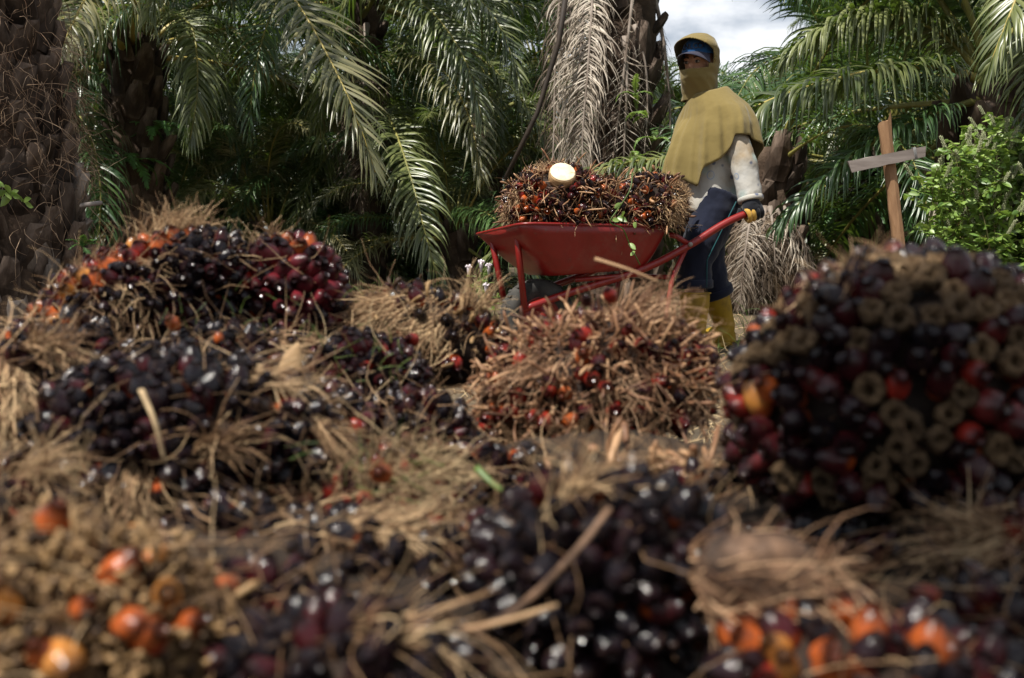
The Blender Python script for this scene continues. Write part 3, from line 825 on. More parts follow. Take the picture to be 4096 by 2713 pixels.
def fib(n, rng, jit=.25):
    i = np.arange(n) + .5
    ph = np.arccos(1 - 2 * i / n); th = PI * (1 + 5 ** .5) * i
    d = np.stack([np.cos(th) * np.sin(ph), np.sin(th) * np.sin(ph), np.cos(ph)], -1)
    return nrm(d + rng.normal(size=d.shape) * jit * (1.8 / math.sqrt(n)))

def pick(cols, rng):
    r = rng.uniform(0, sum(c[1] for c in cols))
    for c, wt in cols:
        r -= wt
        if r <= 0: return c
    return cols[-1][0]

def bunch(label, px, py, Y, hw, hh, bk=.85, roll=0., cols=((BLK, 8), (PUR, 3), (MAR, 1)), fr=.0165, cover=1.0, spikes=300, slen=(.02, .05), fibre=260,
          tufts=(), husk=0.0, knobs=0, knob_mat=None, knob_r=.005, knob_len=.035, knob_dev=.55, seed=0, orange=None, fmat=None, stalk=None, cull=True, group=None, yaw=0., sink=0.4, extra=(), flen=(.05, .16), fw=(.0007, .0024)):
    rng = np.random.default_rng(1000 + seed)
    fibre = int(fibre * .36); spikes = int(spikes * .45); slen = (slen[0] * .6, slen[1] * .6)
    tufts = [(t[0], t[1], t[2], t[3] * .55, int(t[4] * .60), t[5] * .70, t[6], t[7], t[8]) for t in tufts]
    a, c = hw / 4096 * Y, hh / 4096 * Y
    b = bk * (a + c) / 2
    cen = at(px, py, Y + b * .8)
    root = thing('palm_fruit_bunch', label, 'fruit bunch', (cen.x, cen.y, cen.z - c), 0, group)
    R = np.array(Matrix.Rotation(yaw, 3, 'Z') @ Matrix.Rotation(-roll, 3, 'Y'))
    ax = np.array([a, b, c])
    off = np.array([0, 0, c])
    tocam = np.array((0 - cen.x, 0 - cen.y, CAM_Z + .15 - cen.z)); tocam /= np.linalg.norm(tocam)
    def surf(d, k=1.0):
        p = (d * ax * k) @ R.T + off
        n = nrm((d / ax) @ R.T)
        return p, n
    mb = MB()
    bumps = rng.normal(size=(30, 3)); bumps /= np.linalg.norm(bumps, axis=1)[:, None]
    mb.ellipsoid((0, 0, 0), (1, 1, 1), None, 22, 14, lambda d: .88 + .05 * math.sin(d.x * 17 + seed) * math.sin(d.y * 15) * math.cos(d.z * 16))
    v = (np.array(mb.v) * ax) @ R.T + off
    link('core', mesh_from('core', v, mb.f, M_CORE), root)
    # fruits
    area = 4 * PI * ((a * b) ** 1.6 / 3 + (a * c) ** 1.6 / 3 + (b * c) ** 1.6 / 3) ** (1 / 1.6)
    n = int(area / (fr * 1.62) ** 2)
    nf = 0
    for d in fib(n, rng):
        p, nn = surf(d[None], 1.0); p, nn = p[0], nn[0]
        if cull and (nn[2] < -.62 or np.dot(nn, tocam) < -.25): continue
        if rng.uniform() > cover: continue
        if stalk is not None and np.dot(d, nrm(np.array(stalk[0]))) > .93: continue
        if nf >= 290: break
        axis = nrm(nn + rng.normal(size=3) * .28)
        isorg = orange is not None and np.dot(nn, orange[0]) > orange[1] + rng.normal() * .12
        col = pick(((ORG, 3), (YEL, .7), (RED, 1.6), (MAR, 1)), rng) if isorg else pick(cols, rng)
        if husk and rng.uniform() < husk and not isorg:
            o = link('husk_ring', HUSKS[rng.integers(3)], root); s = fr * rng.uniform(.72, 1.0); axis = nrm(nn + rng.normal(size=3) * .12 + tocam * .15); p = p + nn * .004
        else:
            o = link('fruit', FRUITS[rng.integers(5)], root); s = fr * rng.uniform(.82, 1.14)
            k = rng.uniform(.75, 1.3); o.color = (col[0] * k, col[1] * k, col[2] * k, 1)
        nf += 1
        o.location = p + nn * rng.uniform(-.006, .006)
        o.rotation_mode = 'QUATERNION'
        o.rotation_quaternion = Vector(axis).to_track_quat('Z', 'Y') @ Quaternion((0, 0, 1), rng.uniform(0, 6.28))
        o.scale = (s, s, s * rng.uniform(.95, 1.2))
    for (ex, ey, ecol, es) in extra:
        # where the line of sight meets the bunch
        o_ = np.array([0, 0, CAM_Z]) - np.array(cen); dr = np.array(at(ex, ey, 1.0)) - np.array([0, 0, CAM_Z])
        o_, dr = (R.T @ o_) / ax, (R.T @ dr) / ax
        A_, B_, C_ = dr @ dr, 2 * o_ @ dr, o_ @ o_ - 1
        t_ = (-B_ - math.sqrt(B_ * B_ - 4 * A_ * C_)) / (2 * A_) if B_ * B_ > 4 * A_ * C_ else -B_ / (2 * A_)
        dl = nrm((o_ + dr * t_)[None]); p, nn = surf(dl, 1.03); p, nn = p[0], nn[0]
        o = link('fruit', FRUITS[rng.integers(5)], root); o.color = (*ecol, 1); sz = fr * es
        sz *= .84
        o.location = p; o.rotation_mode = 'QUATERNION'; o.scale = (sz, sz, sz * 1.05)
        o.rotation_quaternion = Vector(nrm(nn + rng.normal(size=3) * .4)).to_track_quat('Z', 'Y')
    def keepdirs(k):
        d = nrm(rng.normal(size=(k * 2, 3)))
        p, nn = surf(d, .93)
        ok = (nn[:, 2] > -.6) & (nn @ tocam > -.4)
        return d[ok][:k]
    if spikes:
        d = keepdirs(spikes); p, nn = surf(d, .95)
        v, f = strands(p, nn + rng.normal(size=nn.shape) * .45, rng.uniform(*slen, len(p)), rng.uniform(.002, .005, len(p)), 3, 0, .15, rng)
        link('bract', mesh_from('bract', v, f, M_BRACT), root, 'stuff')
    if knobs:
        d = fib(int(knobs * 1.9), rng, .6); p, nn = surf(d, .95)
        ok = (nn[:, 2] > -.6) & (nn @ tocam > -.4)
        if stalk is not None: ok &= (d @ nrm(np.array(stalk[0]))) < .93
        d, p, nn = d[ok], p[ok], nn[ok]
        mbk = MB()
        for q, m_ in zip(p, nn):
            dd = nrm(m_ + rng.normal(size=3) * knob_dev); cv = rng.normal(size=3) * (.25 + knob_dev * .5)
            l = knob_len * rng.uniform(.35, 1.4); r = knob_r * rng.uniform(.55, 1.35)
            mbk.tube([q, q + dd * l * .4 + cv * l * .12, q + dd * l * .75 + cv * l * .45, q + dd * l * .9 + cv * l * .85, q + dd * l * .95 + cv * l * 1.1], [r * .8, r * .7, r * 1.05, r * 1.35, r * .5], 5)
        mbk.build('spikelet', knob_mat or M_KNOB, root, True, 'stuff')
    vs, fs, nv = [], [], 0
    if fibre:
        d = keepdirs(fibre); p, nn = surf(d, 1.04)
        t = nrm(np.cross(nn, rng.normal(size=nn.shape)))
        v, f = strands(p, t + nn * rng.uniform(-.1, .3, (len(p), 1)), rng.uniform(*flen, len(p)), rng.uniform(*fw, len(p)), 5, .5, .45, rng)
        vs.append(v); fs.append(f + nv); nv += len(v)
    for (dx_, dy_, dz_, rad, cnt, ln, hx, hy, hz) in tufts:
        # a tuft: strands rooted around one direction and combed one way
        c0 = nrm(np.array([[dx_, dy_, dz_]], float))
        d = nrm(c0 + rng.normal(size=(cnt, 3)) * rad)
        p, nn = surf(d, 1.03)
        cmb = np.array([hx, hy, hz], float)
        v, f = strands(p, cmb + nn * .06 + rng.normal(size=nn.shape) * .20, ln * rng.uniform(.5, 1.25, cnt), rng.uniform(fw[0], fw[1] * 1.15, cnt), 6, .55, .38, rng)
        vs.append(v); fs.append(f + nv); nv += len(v)
    if vs: link('fibre', mesh_from('fibre', np.vstack(vs), np.vstack(fs), fmat or M_FIBRE), root, 'stuff')
    if stalk is not None:
        (sx, sy, sz), sl, sr, cut = stalk
        dd = Vector((sx, sy, sz)).normalized()
        e = Vector(nrm((np.array(dd) * ax) @ R.T)); p0 = Vector((np.array(dd) * ax * .7) @ R.T + off)
        mbs = MB(); end = p0 + e * sl
        mbs.tube([p0, p0 + e * sl * .5, p0 + e * sl * .93, end], [sr * .9, sr * 1.0, sr * 1.03, sr * .98], 14)
        st = mbs.build('stalk', M_STALK, root)
        if cut:
            mbc = MB(); mbc.tube([end + e * .0015, end + e * .004, end + e * .006], [sr * .96, sr * .93, sr * .82], 16)
            mbc.build('cut_face', M_CUT, st)
    return root

DRK = ((BLK, 7), (PUR, 4), (MAR, 3))
MARC = ((PUR, 4), (MAR, 7), (BLK, 4), (RED, .5))
REDC = ((MAR, 4), (RED, 4), (PUR, 2))
WINE = (((.11, .011, .016), 7), ((.065, .008, .012), 5), (PUR, 3), (RED, .5))
def heap():
    # 1 the big round bunch with husk rings on the right
    bunch('big dark round bunch with hollow tan husk rings, largest on the right', 3580, 1580, 1.08, 730, 590, .95, .42, ((BLK, 3), (PUR, 6), (MAR, 7), ((.09, .012, .012), 3), (RED, .6)), .0176, .97, 260, (.012, .03), 60,
          tufts=((.0, .1, 1, .28, 260, .07, 0, -.3, .1),), husk=.40, seed=1, orange=(np.array([-.93, -.25, .0]), .985), extra=[(2985, 1320, ORG, 1.0), (3020, 1370, ORG, .9), (2945, 1385, YEL, .8), (2905, 1450, YEL, .8), (2960, 1480, ORG, .85), (2890, 1560, YEL, .7), (2870, 1630, RED, .9), (3080, 1290, RED, 1.0), (3150, 1200, RED, 1.05), (3240, 1120, RED, 1.0)], yaw=.3, flen=(.03, .09))
    # 2 the spiky bunch in the middle
    bunch('spiky brown bunch of emptied spikelets with a few red fruits, below the barrow', 2385, 1565, 1.70, 505, 325, .95, .20, ((RED, 6), (MAR, 4), (ORG, 1)), .0150, .26, 300, (.03, .07), 420,
          tufts=((.5, -.2, .9, .35, 260, .13, .5, -.2, .55), (-.3, -.5, .5, .3, 160, .10, -.6, -.2, -.4), (.2, -.7, .2, .4, 160, .08, .2, -.3, -.8)), knobs=1400, knob_len=.026, knob_r=.0022, knob_dev=.9, seed=2, fmat=M_FIBRE_RED)
    # 3 straw covered bunch to its left
    bunch('bunch buried in combed straw, left of the barrow wheel', 1720, 1370, 2.0, 330, 215, .9, -.25, ((MAR, 5), (BLK, 4), (RED, 2)), .0155, .35, 160, (.02, .05), 160,
          tufts=((-.5, -.3, .8, .45, 620, .22, -.75, -.3, -.35), (.0, -.8, .5, .4, 300, .15, -.5, -.3, -.5), (.4, -.2, .9, .3, 160, .12, .2, -.1, .5)), knobs=130, knob_mat=M_TANHEAD, knob_len=.024, knob_r=.0036, seed=3, flen=(.08, .2), orange=(np.array([.8, -.2, .5]), .93))
    # 4 maroon fruits under it
    bunch('dark maroon bunch with grassy wisps, below the straw covered bunch', 1450, 1570, 1.72, 260, 230, .9, .1, MARC, .0140, .95, 240, (.02, .045), 140, seed=4, fmat=M_STRAW)
    # 5 glossy red-black bunch
    bunch('glossy wine red bunch standing out against the dark trunk', 1150, 1195, 1.95, 225, 240, .95, .0, WINE, .0175, 1.0, 120, (.02, .05), 50,
          tufts=((-.3, -.2, 1, .3, 120, .07, 0, -.1, .4),), seed=5, orange=(np.array([-.25, -.25, .93]), .93))
    # 6 sloping heap bunch at the left
    bunch('long sloping bunch with orange fruits along its upper left edge', 560, 1235, 1.85, 500, 240, .95, .46, DRK, .0155, .95, 300, (.02, .05), 420,
          tufts=((.55, .0, 1, .28, 520, .11, .3, -.1, .6), (-.9, -.3, .2, .4, 520, .12, -.8, -.2, -.1), (-.2, -.8, -.2, .45, 700, .10, .1, -.3, -.7), (-.5, -.4, .8, .4, 380, .12, .6, -.1, .5), (.1, -.8, .5, .3, 240, .12, .8, -.2, -.5)), seed=6,
          orange=(np.array([-.62, -.3, .72]), .80))
    # 7 black glossy bunch front left
    bunch('black glossy bunch laced with tan fibres, front left of the heap', 760, 1765, 1.24, 640, 350, .9, -.06, DRK, .0168, .95, 260, (.02, .05), 380,
          tufts=((.92, -.2, .45, .2, 300, .11, .6, -.4, -.5), (-.12, -.95, -.15, .12, 150, .12, .10, -.35, -.9), (.30, -.9, .15, .10, 120, .12, .6, -.3, .5), (.5, -.1, 1, .22, 180, .13, .9, -.1, -.1)), seed=7)
    # 8 stalky fibres at the left edge
    bunch('fibrous bunch with hanging brown strips at the left edge', 60, 1560, 1.38, 240, 190, .9, .2, DRK, .015, .3, 120, (.02, .05), 100,
          tufts=((.2, -.7, .6, .45, 620, .16, .12, -.3, -.95), (.6, -.3, .8, .3, 260, .12, .5, -.1, .1)), seed=8, fw=(.0015, .004))
    # 9 red fruits in straw, centre
    bunch('reddish bunch tangled in pale straw, centre of the heap', 1560, 2050, 1.24, 350, 225, .9, 0, REDC, .0130, .75, 240, (.02, .05), 520,
          tufts=((.3, -.3, .9, .45, 300, .11, .5, -.2, .2), (-.3, -.6, .6, .4, 200, .10, .4, -.2, .4)), seed=9, fmat=M_STRAW)
    # 10 tan spikelet bunch bottom left
    bunch('tan bunch of packed empty spikelets with orange fruits, bottom left corner', 300, 2600, .68, 800, 560, .9, -.28, ((ORG, 5), (RED, 2), (YEL, 2)), .0150, .10, 300, (.012, .03), 300,
          knobs=2300, knob_mat=M_TANHEAD, knob_len=.010, knob_r=.0026, knob_dev=.8, seed=10, extra=[(470, 2290, ORG, 1.15), (520, 2500, ORG, 1.05), (655, 2390, YEL, 1.0), (745, 2500, ORG, .95), (600, 2560, RED, .9), (255, 2640, YEL, 1.2), (180, 2620, ORG, .9), (900, 2560, MAR, .9), (840, 2640, MAR, 1.0), (610, 2230, YEL, .7), (330, 2440, ORG, .7)], fw=(.001, .002))
    # 11 blue-black fruits, lower centre left
    bunch('blue black bunch under arching straw, lower centre left', 1450, 2290, .96, 430, 190, .95, -.1, ((BLK, 10), (PUR, 2)), .0150, .97, 160, (.02, .04), 90,
          tufts=((-.2, .1, 1, .35, 420, .12, .8, -.1, .0), (.9, -.2, .4, .22, 160, .12, .5, -.3, -.6)), seed=11)
    # 12 dark near bunch centre right
    bunch('dark near bunch with a thick twig across it, left of the brown stump', 2420, 2310, .82, 510, 450, .9, 0, ((BLK, 9), (PUR, 4), (MAR, 1)), .0150, .98, 200, (.02, .04), 60,
          tufts=((-.4, -.4, .9, .2, 90, .13, .3, -.2, .6),), seed=12)
    # 14 red and orange fruits bottom right
    bunch('bunch with pale red and orange fruits, bottom right', 3480, 2690, .70, 640, 240, .9, -.12, ((PUR, 5), (MAR, 3), (RED, 2), (BLK, 3)), .0135, .92, 120, (.015, .03), 80, seed=14, orange=(np.array([-.55, -.5, .65]), .80))
    # 15 black fruits bottom centre
    bunch('black bunch at the bottom edge, right of the orange fruits', 1380, 2690, .70, 560, 230, .9, .0, ((BLK, 7), (PUR, 4), (MAR, 3)), .0142, .97, 140, (.015, .035), 60,
          tufts=((.3, -.2, 1, .3, 90, .12, .9, -.2, .1),), seed=15)
    # 16 right edge
    bunch('half seen fibrous bunch at the right edge under the round bunch', 4080, 2190, .98, 380, 190, .9, .1, ((MAR, 4), (BLK, 4), (RED, 2)), .0145, .45, 120, (.02, .04), 260,
          tufts=((-.5, -.6, .5, .4, 260, .13, -.7, -.2, .1),), seed=16)
    # 17 straw tuft between the middle and right bunches
    bunch('straw covered bunch wedged between the spiky and the round bunch', 2600, 2030, 1.28, 330, 170, .9, .0, ((MAR, 4), (RED, 2), (BLK, 2)), .013, .3, 120, (.02, .04), 260,
          tufts=((-.2, -.3, .9, .4, 300, .08, -.1, -.4, .2), (.5, -.4, .7, .4, 260, .10, .7, -.2, .1), (-.7, -.3, .6, .3, 160, .08, -.7, -.2, -.3)), knobs=120, seed=17)
    # 18 left edge lower
    bunch('small reddish black bunch at the left edge above the tan bunch', 40, 2010, 1.08, 210, 170, .9, .0, MARC, .014, .7, 90, (.02, .04), 140, tufts=((.5, -.4, .8, .35, 220, .1, .7, -.2, .4),), seed=18)
    # 19 lower layer, seen in the gaps
    bunch('low bunch in the shade under the round bunch', 3300, 2330, 1.02, 420, 210, .9, .0, DRK, .0145, .8, 90, (.02, .04), 80, seed=19)
    bunch('low bunch in the gap right of the black glossy bunch', 1180, 1720, 1.52, 300, 190, .9, .0, MARC, .0145, .8, 120, (.02, .04), 200, tufts=((-.2, -.5, .8, .35, 260, .14, .5, -.2, -.5),), seed=20)
    bunch('straw topped bunch behind the black glossy bunch', 1100, 1480, 1.78, 300, 150, .9, -.2, DRK, .0145, .6, 120, (.02, .04), 200, tufts=((.1, -.3, .9, .4, 420, .15, .8, -.2, -.3),), seed=21)
    bunch('shaded low bunch between the spiky bunch and the twig crossed bunch', 1990, 1950, 1.42, 240, 150, .9, .0, DRK, .0145, .6, 100, (.02, .04), 160, seed=22)
heap()
def heap_fill():
    for i, (px, py, Y, hw, hh, cl, cv, lab) in enumerate([
        (980, 2190, 1.05, 330, 170, DRK, .75, 'black bunch below the black glossy bunch, right of the tan bunch'),
        (1960, 2260, 1.00, 260, 190, DRK, .75, 'small black bunch left of the twig crossed bunch'),
        (1650, 1730, 1.60, 240, 150, MARC, .8, 'maroon bunch in the hollow left of the spiky bunch'),
        (1050, 2480, .82, 330, 190, ((BLK, 4), (MAR, 3), (PUR, 3), (RED, 1)), .8, 'red tinged bunch touching the tan bunch on its right'),
        (2900, 2010, 1.22, 240, 170, DRK, .5, 'shaded black bunch at the left foot of the round bunch'),
        (3960, 2520, .80, 300, 200, MARC, .7, 'dark bunch in the bottom right corner behind the pale red fruits'),
        (260, 1420, 1.66, 280, 150, DRK, .45, 'fibrous bunch below the long sloping bunch at the left'),
        (860, 1470, 1.62, 280, 150, DRK, .6, 'straw laced bunch under the long sloping bunch'),
    ]):
        bunch(lab, px, py, Y, hw, hh, .9, 0, cl, .0140, cv, 160, (.02, .04), 200, seed=60 + i)
heap_fill()

def loose_bits():
    rng = np.random.default_rng(77)
    # thick twigs and green blades lying on the heap
    for k, (pts, r, mat, lab) in enumerate([
        ([(1840, 2560, .80), (2080, 2430, .79), (2300, 2210, .78), (2440, 2030, .80)], .0045, M_STALK_BROWN, 'thick brown twig slanting across the dark near bunch'),
        ([(1250, 2430, .78), (1600, 2540, .76), (1950, 2500, .76), (2230, 2420, .78)], .0032, M_FIBRE, 'long tan strand curving under the blue black bunch'),
        ([(1905, 1870, 1.22), (1990, 1950, 1.20), (2100, 2010, 1.2)], .0045, M_GRASS, 'broad pale green grass blade in the middle of the heap'),
        ([(565, 1560, 1.12), (620, 1690, 1.10), (660, 1850, 1.1)], .0035, M_STRAW, 'pale stiff straw stuck upright in the black bunch'),
        ([(2380, 1035, 1.62), (2520, 1080, 1.60), (2640, 1130, 1.6)], .0036, M_FIBRE, 'pale twig poking up in front of the barrow tray'),
        ([(3700, 2150, .98), (3780, 2230, .96), (3830, 2330, .95), (3790, 2450, .93)], .0022, M_STALK_BROWN, 'thin bent root dangling below the round bunch'),
    ]):
        mb = MB(); P = sm_points([at(*p) for p in pts], 10)
        o0 = Vector(P[-1]); mb.tube([Vector(p) - o0 for p in P], [r * (1.1 - .5 * i / 9) for i in range(10)], 6, True, .6)
        o = mb.build('loose_grass' if mat is M_GRASS else 'twig', mat); o.location = o0
        tag(o, lab, 'grass' if mat is M_GRASS else 'twig')
    # green blades on the red bunch, one mass
    k = 72
    P0, D = [], []
    for i in range(k):
        c = [(1560, 1890, 1.2), (1420, 1420, 1.68), (1000, 1330, 1.72)][i % 3]
        p = at(c[0] + rng.normal() * 150, c[1] + rng.normal() * 80, c[2]); P0.append(tuple(p)); D.append((rng.normal(), -.2, .6 + rng.normal() * .6))
    v, f = strands(np.array(P0), np.array(D), rng.uniform(.02, .05, k), rng.uniform(.001, .0022, k), 3, .4, .3, rng)
    tag(link('grass_clippings', mesh_from('grass_clippings', v, f, M_GRASS), None), 'short green grass blades caught among the bunches', 'grass', kind='stuff')
    # single bright fruits
    for px, py, Y, col, r, lab in [(2440, 1182, 1.66, RED, .0115, 'bright red fruit sitting up on the spiky bunch'), (1650, 1358, 1.83, RED, .012, 'orange red fruit on the combed straw'),
                                   (1525, 1895, 1.09, ORG, .0125, 'bright orange fruit in the pale straw'), (690, 1293, 1.64, ORG, .0125, 'larger orange fruit on the sloping bunch'), (875, 1352, 1.62, ORG, .0085, 'small orange fruit right of the larger one on the sloping bunch'),
                                   (2345, 1200, 1.66, MAR, .011, 'dull red fruit next to the bright red one'), (1740, 1775, 1.35, RED, .009, 'small red fruit above the pale green blade')]:
        o = link('loose_fruit', FRUITS[int(rng.integers(5))]); o.location = at(px, py, Y); o.scale = (r, r, r * 1.05)
        o.rotation_euler = (.5 + rng.normal() * .4, rng.normal() * .5, 0); o.color = (*col, 1)
        tag(o, lab, 'fruit')
    # the brown cut stump low in the foreground
    c = at(3050, 2235, .76)
    st = thing('cut_bunch_stalk', 'weathered brown cut stalk stump between the dark near bunch and the bottom right fruits', 'stalk', (c.x, c.y, c.z - .03))
    mb = MB(); rings = []
    for t, r, dz in ((0, .042, .00), (.02, .042, .012), (.04, .038, .020), (.052, .030, .025), (.058, .016, .027)):
        rings.append([((.052 + .0) * 0 + math.cos(a) * r * 1.3 * (1 + rng.normal() * .07) + .01 - t * .2, -t * .15 + .03 + math.sin(a) * r * .8 * (1 + rng.normal() * .04), -.02 + t + dz * .2) for a in np.linspace(0, 2 * PI, 19)[:-1]])
    mb.loft(rings, True, True); so_ = mb.build('stump', M_STALK_BROWN, st)
    sb = so_.modifiers.new('sub', 'SUBSURF'); sb.levels = 2; sb.render_levels = 2
    tx = bpy.data.textures.new('stump', 'CLOUDS'); tx.noise_scale = .011; dp = so_.modifiers.new('rough', 'DISPLACE'); dp.texture = tx; dp.strength = .006; dp.texture_coords = 'LOCAL'
    k = 160
    a = rng.uniform(0, 2 * PI, k); P0 = np.stack([np.cos(a) * .05, .03 + np.sin(a) * .04, rng.uniform(-.02, .03, k)], -1)
    v, f = strands(P0, np.stack([rng.uniform(.2, 1.2, k), rng.normal(size=k) * .3 - .3, rng.normal(size=k) * .4], -1), rng.uniform(.03, .09, k), rng.uniform(.001, .003, k), 4, .4, .4, rng)
    link('fibre', mesh_from('fibre', v, f, M_FIBRE_RED), st, 'stuff')
    # the split pale stalk standing up behind the black bunch
    c = at(1160, 1470, 1.55)
    st = thing('split_stalk', 'pale yellow split stalk sticking up behind the black glossy bunch', 'stalk', (c.x, c.y, c.z))
    mb = MB()
    mb.loft([[(math.cos(a) * wx + x0, math.sin(a) * .006 + y + x0 * .3, z) for a in np.linspace(0, 2 * PI, 13)[:-1]] for z, wx, y, x0 in ((-.03, .020, 0, 0), (0, .019, .002, 0), (.018, .015, .004, .004), (.03, .008, .006, .008), (.037, .002, .008, .01))], True, True)
    mb.build('stalk', M_STALK, st)
loose_bits()
# ------------------------------------------------------------------ wheelbarrow
def red_paint():
    m, nt, b = newmat('red_paint')
    f = noise(nt, 7, 6, 'Object', .65); g = noise(nt, 38, 4, 'Object', .7)
    c = ramp(nt, f, [(.3, (.16, .006, .0045)), (.55, (.20, .008, .006)), (.8, (.12, .008, .006))])
    d = ramp(nt, g, [(.60, (0, 0, 0)), (.72, (1, 1, 1))])
    dm = N(nt, 'ShaderNodeMath', operation='MULTIPLY'); nt.links.new(d, dm.inputs[0]); nt.links.new(f, dm.inputs[1])
    c = mixc(nt, dm.outputs[0], c, (.10, .06, .045))
    dl = ramp(nt, noise(nt, 2.3, 6, 'Object', .7), [(.50, (0, 0, 0)), (.72, (.65, .65, .65))])
    c = mixc(nt, dl, c, (.17, .085, .062))
    nt.links.new(c, b.inputs['Base Color'])
    rr = N(nt, 'ShaderNodeMapRange'); rr.inputs['To Min'].default_value = .22; rr.inputs['To Max'].default_value = .5
    nt.links.new(f, rr.inputs['Value']); nt.links.new(rr.outputs['Result'], b.inputs['Roughness'])
    bump(nt, b, f, .08, .02)
    return m
M_RED = red_paint()
M_RUBBER = simple('tyre_rubber', [(.3, (.012, .012, .012)), (.7, (.075, .070, .062))], 9, .85, .4, .004)
M_STEEL = simple('worn_steel', [(.3, (.12, .10, .09)), (.7, (.32, .29, .27))], 20, .5, .2, .002)

LAT = V(-.40, .917, 0).normalized()      # barrow: sideways, away from the camera
def barrow():
    NF, FF = at(2090, 893, 4.65), at(1890, 940, 5.2)
    NR = at(2695, 906, 4.97); FR_ = NR + LAT * .58 + V(0, 0, .0)
    nf, nr = at(2215, 1104, 4.79), at(2600, 1072, 4.98)
    ff, fr_ = nf + LAT * .36, nr + LAT * .36
    org = at(2150, 1405, 4.95)
    org.z = 0
    root = thing('wheelbarrow', 'red metal wheelbarrow heaped with fruit bunches', 'wheelbarrow', org)
    def ringpts(c4, k, n=10):
        """rounded quad through four corners: k is the corner radius share"""
        out = []
        for i in range(4):
            p, a, b = c4[i], c4[i - 1], c4[(i + 1) % 4]
            s, e = p.lerp(a, k), p.lerp(b, k)
            for j in range(n):
                t = j / (n - 1)
                out.append(s * (1 - t) ** 2 + p * 2 * t * (1 - t) + e * t * t)
        return out
    top = [NF, NR, FR_, FF]; bot = [nf, nr, fr_, ff]
    rings = []
    for j in range(9):
        t = j / 8
        tt = t ** .85
        c4 = [a.lerp(b, tt) + V(0, 0, .018 * math.sin(PI * t) * -1) for a, b in zip(top, bot)]
        rings.append([p - org for p in ringpts(c4, .13 + .12 * t)])
    mb = MB(); mb.loft(rings, False, True)
    tray = mb.build('tray', M_RED, root)
    so = tray.modifiers.new('thick', 'SOLIDIFY'); so.thickness = .003; so.offset = 0
    mb = MB(); rp_ = rings[0] + [rings[0][0]]
    mb.tube(rp_, .0065, 8, False); mb.build('rim', M_RED, tray)
    # handles: one long tube on each side
    near = [at(2085, 1240, 4.82), at(2300, 1165, 4.90), at(2570, 1078, 4.97), at(2760, 980, 5.02), at(2880, 905, 5.06), at(2960, 865, 5.08), at(3045, 838, 5.10)]
    HN = near
    far = []
    for i, p in enumerate(near):
        t = i / (len(near) - 1)
        far.append(p + LAT * (.20 + .36 * min(1, t * 2)))
    for pts in (near, far):
        mb = MB(); mb.tube([Vector(p) - org for p in sm_points(pts, 30)], .0185, 12); mb.build('handle', M_RED, root)
    # stays under the tray
    for s in (0, .52):
        mb = MB(); mb.tube([at(2676, 938, 5.0) + LAT * s - org, at(2705, 945, 5.0) + LAT * s - org, at(2765, 985, 5.02) + LAT * s - org], .014, 8); mb.build('tray_stay', M_RED, root)
        mb = MB(); mb.tube([at(2745, 990, 5.02) + LAT * s - org, at(2690, 1110, 4.99) + LAT * s - org, at(2655, 1330, 4.98) + LAT * s - org, at(2600, 1340, 4.97) + LAT * s - org], .013, 8); mb.build('leg', M_RED, root)
        mb = MB(); mb.ellipsoid(at(2762, 978, 4.995) + LAT * s - org, (.012, .01, .012)); mb.build('bolt', M_STEEL, root)
    mb = MB(); mb.tube([at(2690, 1110, 4.99) - org, at(2690, 1110, 4.99) + LAT * .52 - org], .011, 8); mb.build('leg_brace', M_RED, root)
    mb = MB(); mb.tube([at(2300, 1120, 4.88) - org, at(2560, 1098, 4.97) - org], .012, 8); mb.build('tray_bearer', M_RED, root)
    # front struts
    for (a, b_, c) in ((at(2040, 915, 4.83), at(2066, 930, 4.83), at(2098, 1235, 4.81)), (at(1945, 945, 5.1), at(1966, 955, 5.1), at(2016, 1200, 5.0))):
        mb = MB(); mb.tube([a - org, b_ - org, b_.lerp(c, .12) - org, c - org], [.014, .0155, .0155, .0155], 10); mb.build('front_strut', M_RED, root)
    # wheel between the rails
    wc = at(2150, 1255, 4.92)
    wc.z = .19
    axis = LAT
    fwd = V(-axis.y, axis.x, 0) * 1.0
    wl = link('wheel', None, root); wl.location = wc - org; wl.empty_display_size = .1
    def lathe(prof, n=40):
        rs = []
        for r, x in prof:
            rs.append([axis * x + (fwd * math.cos(a) + V(0, 0, 1) * math.sin(a)) * r for a in np.linspace(0, 2 * PI, n + 1)[:-1]])
        return rs
    mb = MB(); prof = [(.105, -.034), (.12, -.045), (.15, -.05), (.175, -.043), (.189, -.026), (.192, 0), (.189, .026), (.175, .043), (.15, .05), (.12, .045), (.105, .034), (.105, -.034)]
    mb.loft(lathe(prof, 48))
    for k in range(40):
        a = 2 * PI * k / 40
        d = fwd * math.cos(a) + V(0, 0, 1) * math.sin(a); tdir = V(0, 0, 1) * math.cos(a) - fwd * math.sin(a)
        R3 = Matrix((axis, tdir, d)).transposed()
        mb.box(d * .1895 + axis * (.016 if k % 2 else -.016), (.034, .016, .007), R3)
    mb.build('tyre', M_RUBBER, wl)
    mb = MB(); mb.loft(lathe([(.02, -.04), (.03, -.03), (.06, -.012), (.095, -.018), (.107, -.036), (.107, .036), (.095, .018), (.06, .012), (.03, .03), (.02, .04)], 32), True, True); mb.build('rim', M_RED, wl)
    mb = MB(); mb.tube([axis * -.11, axis * .11], .009, 8); mb.build('axle', M_STEEL, wl)
    return near
HANDLE = barrow()

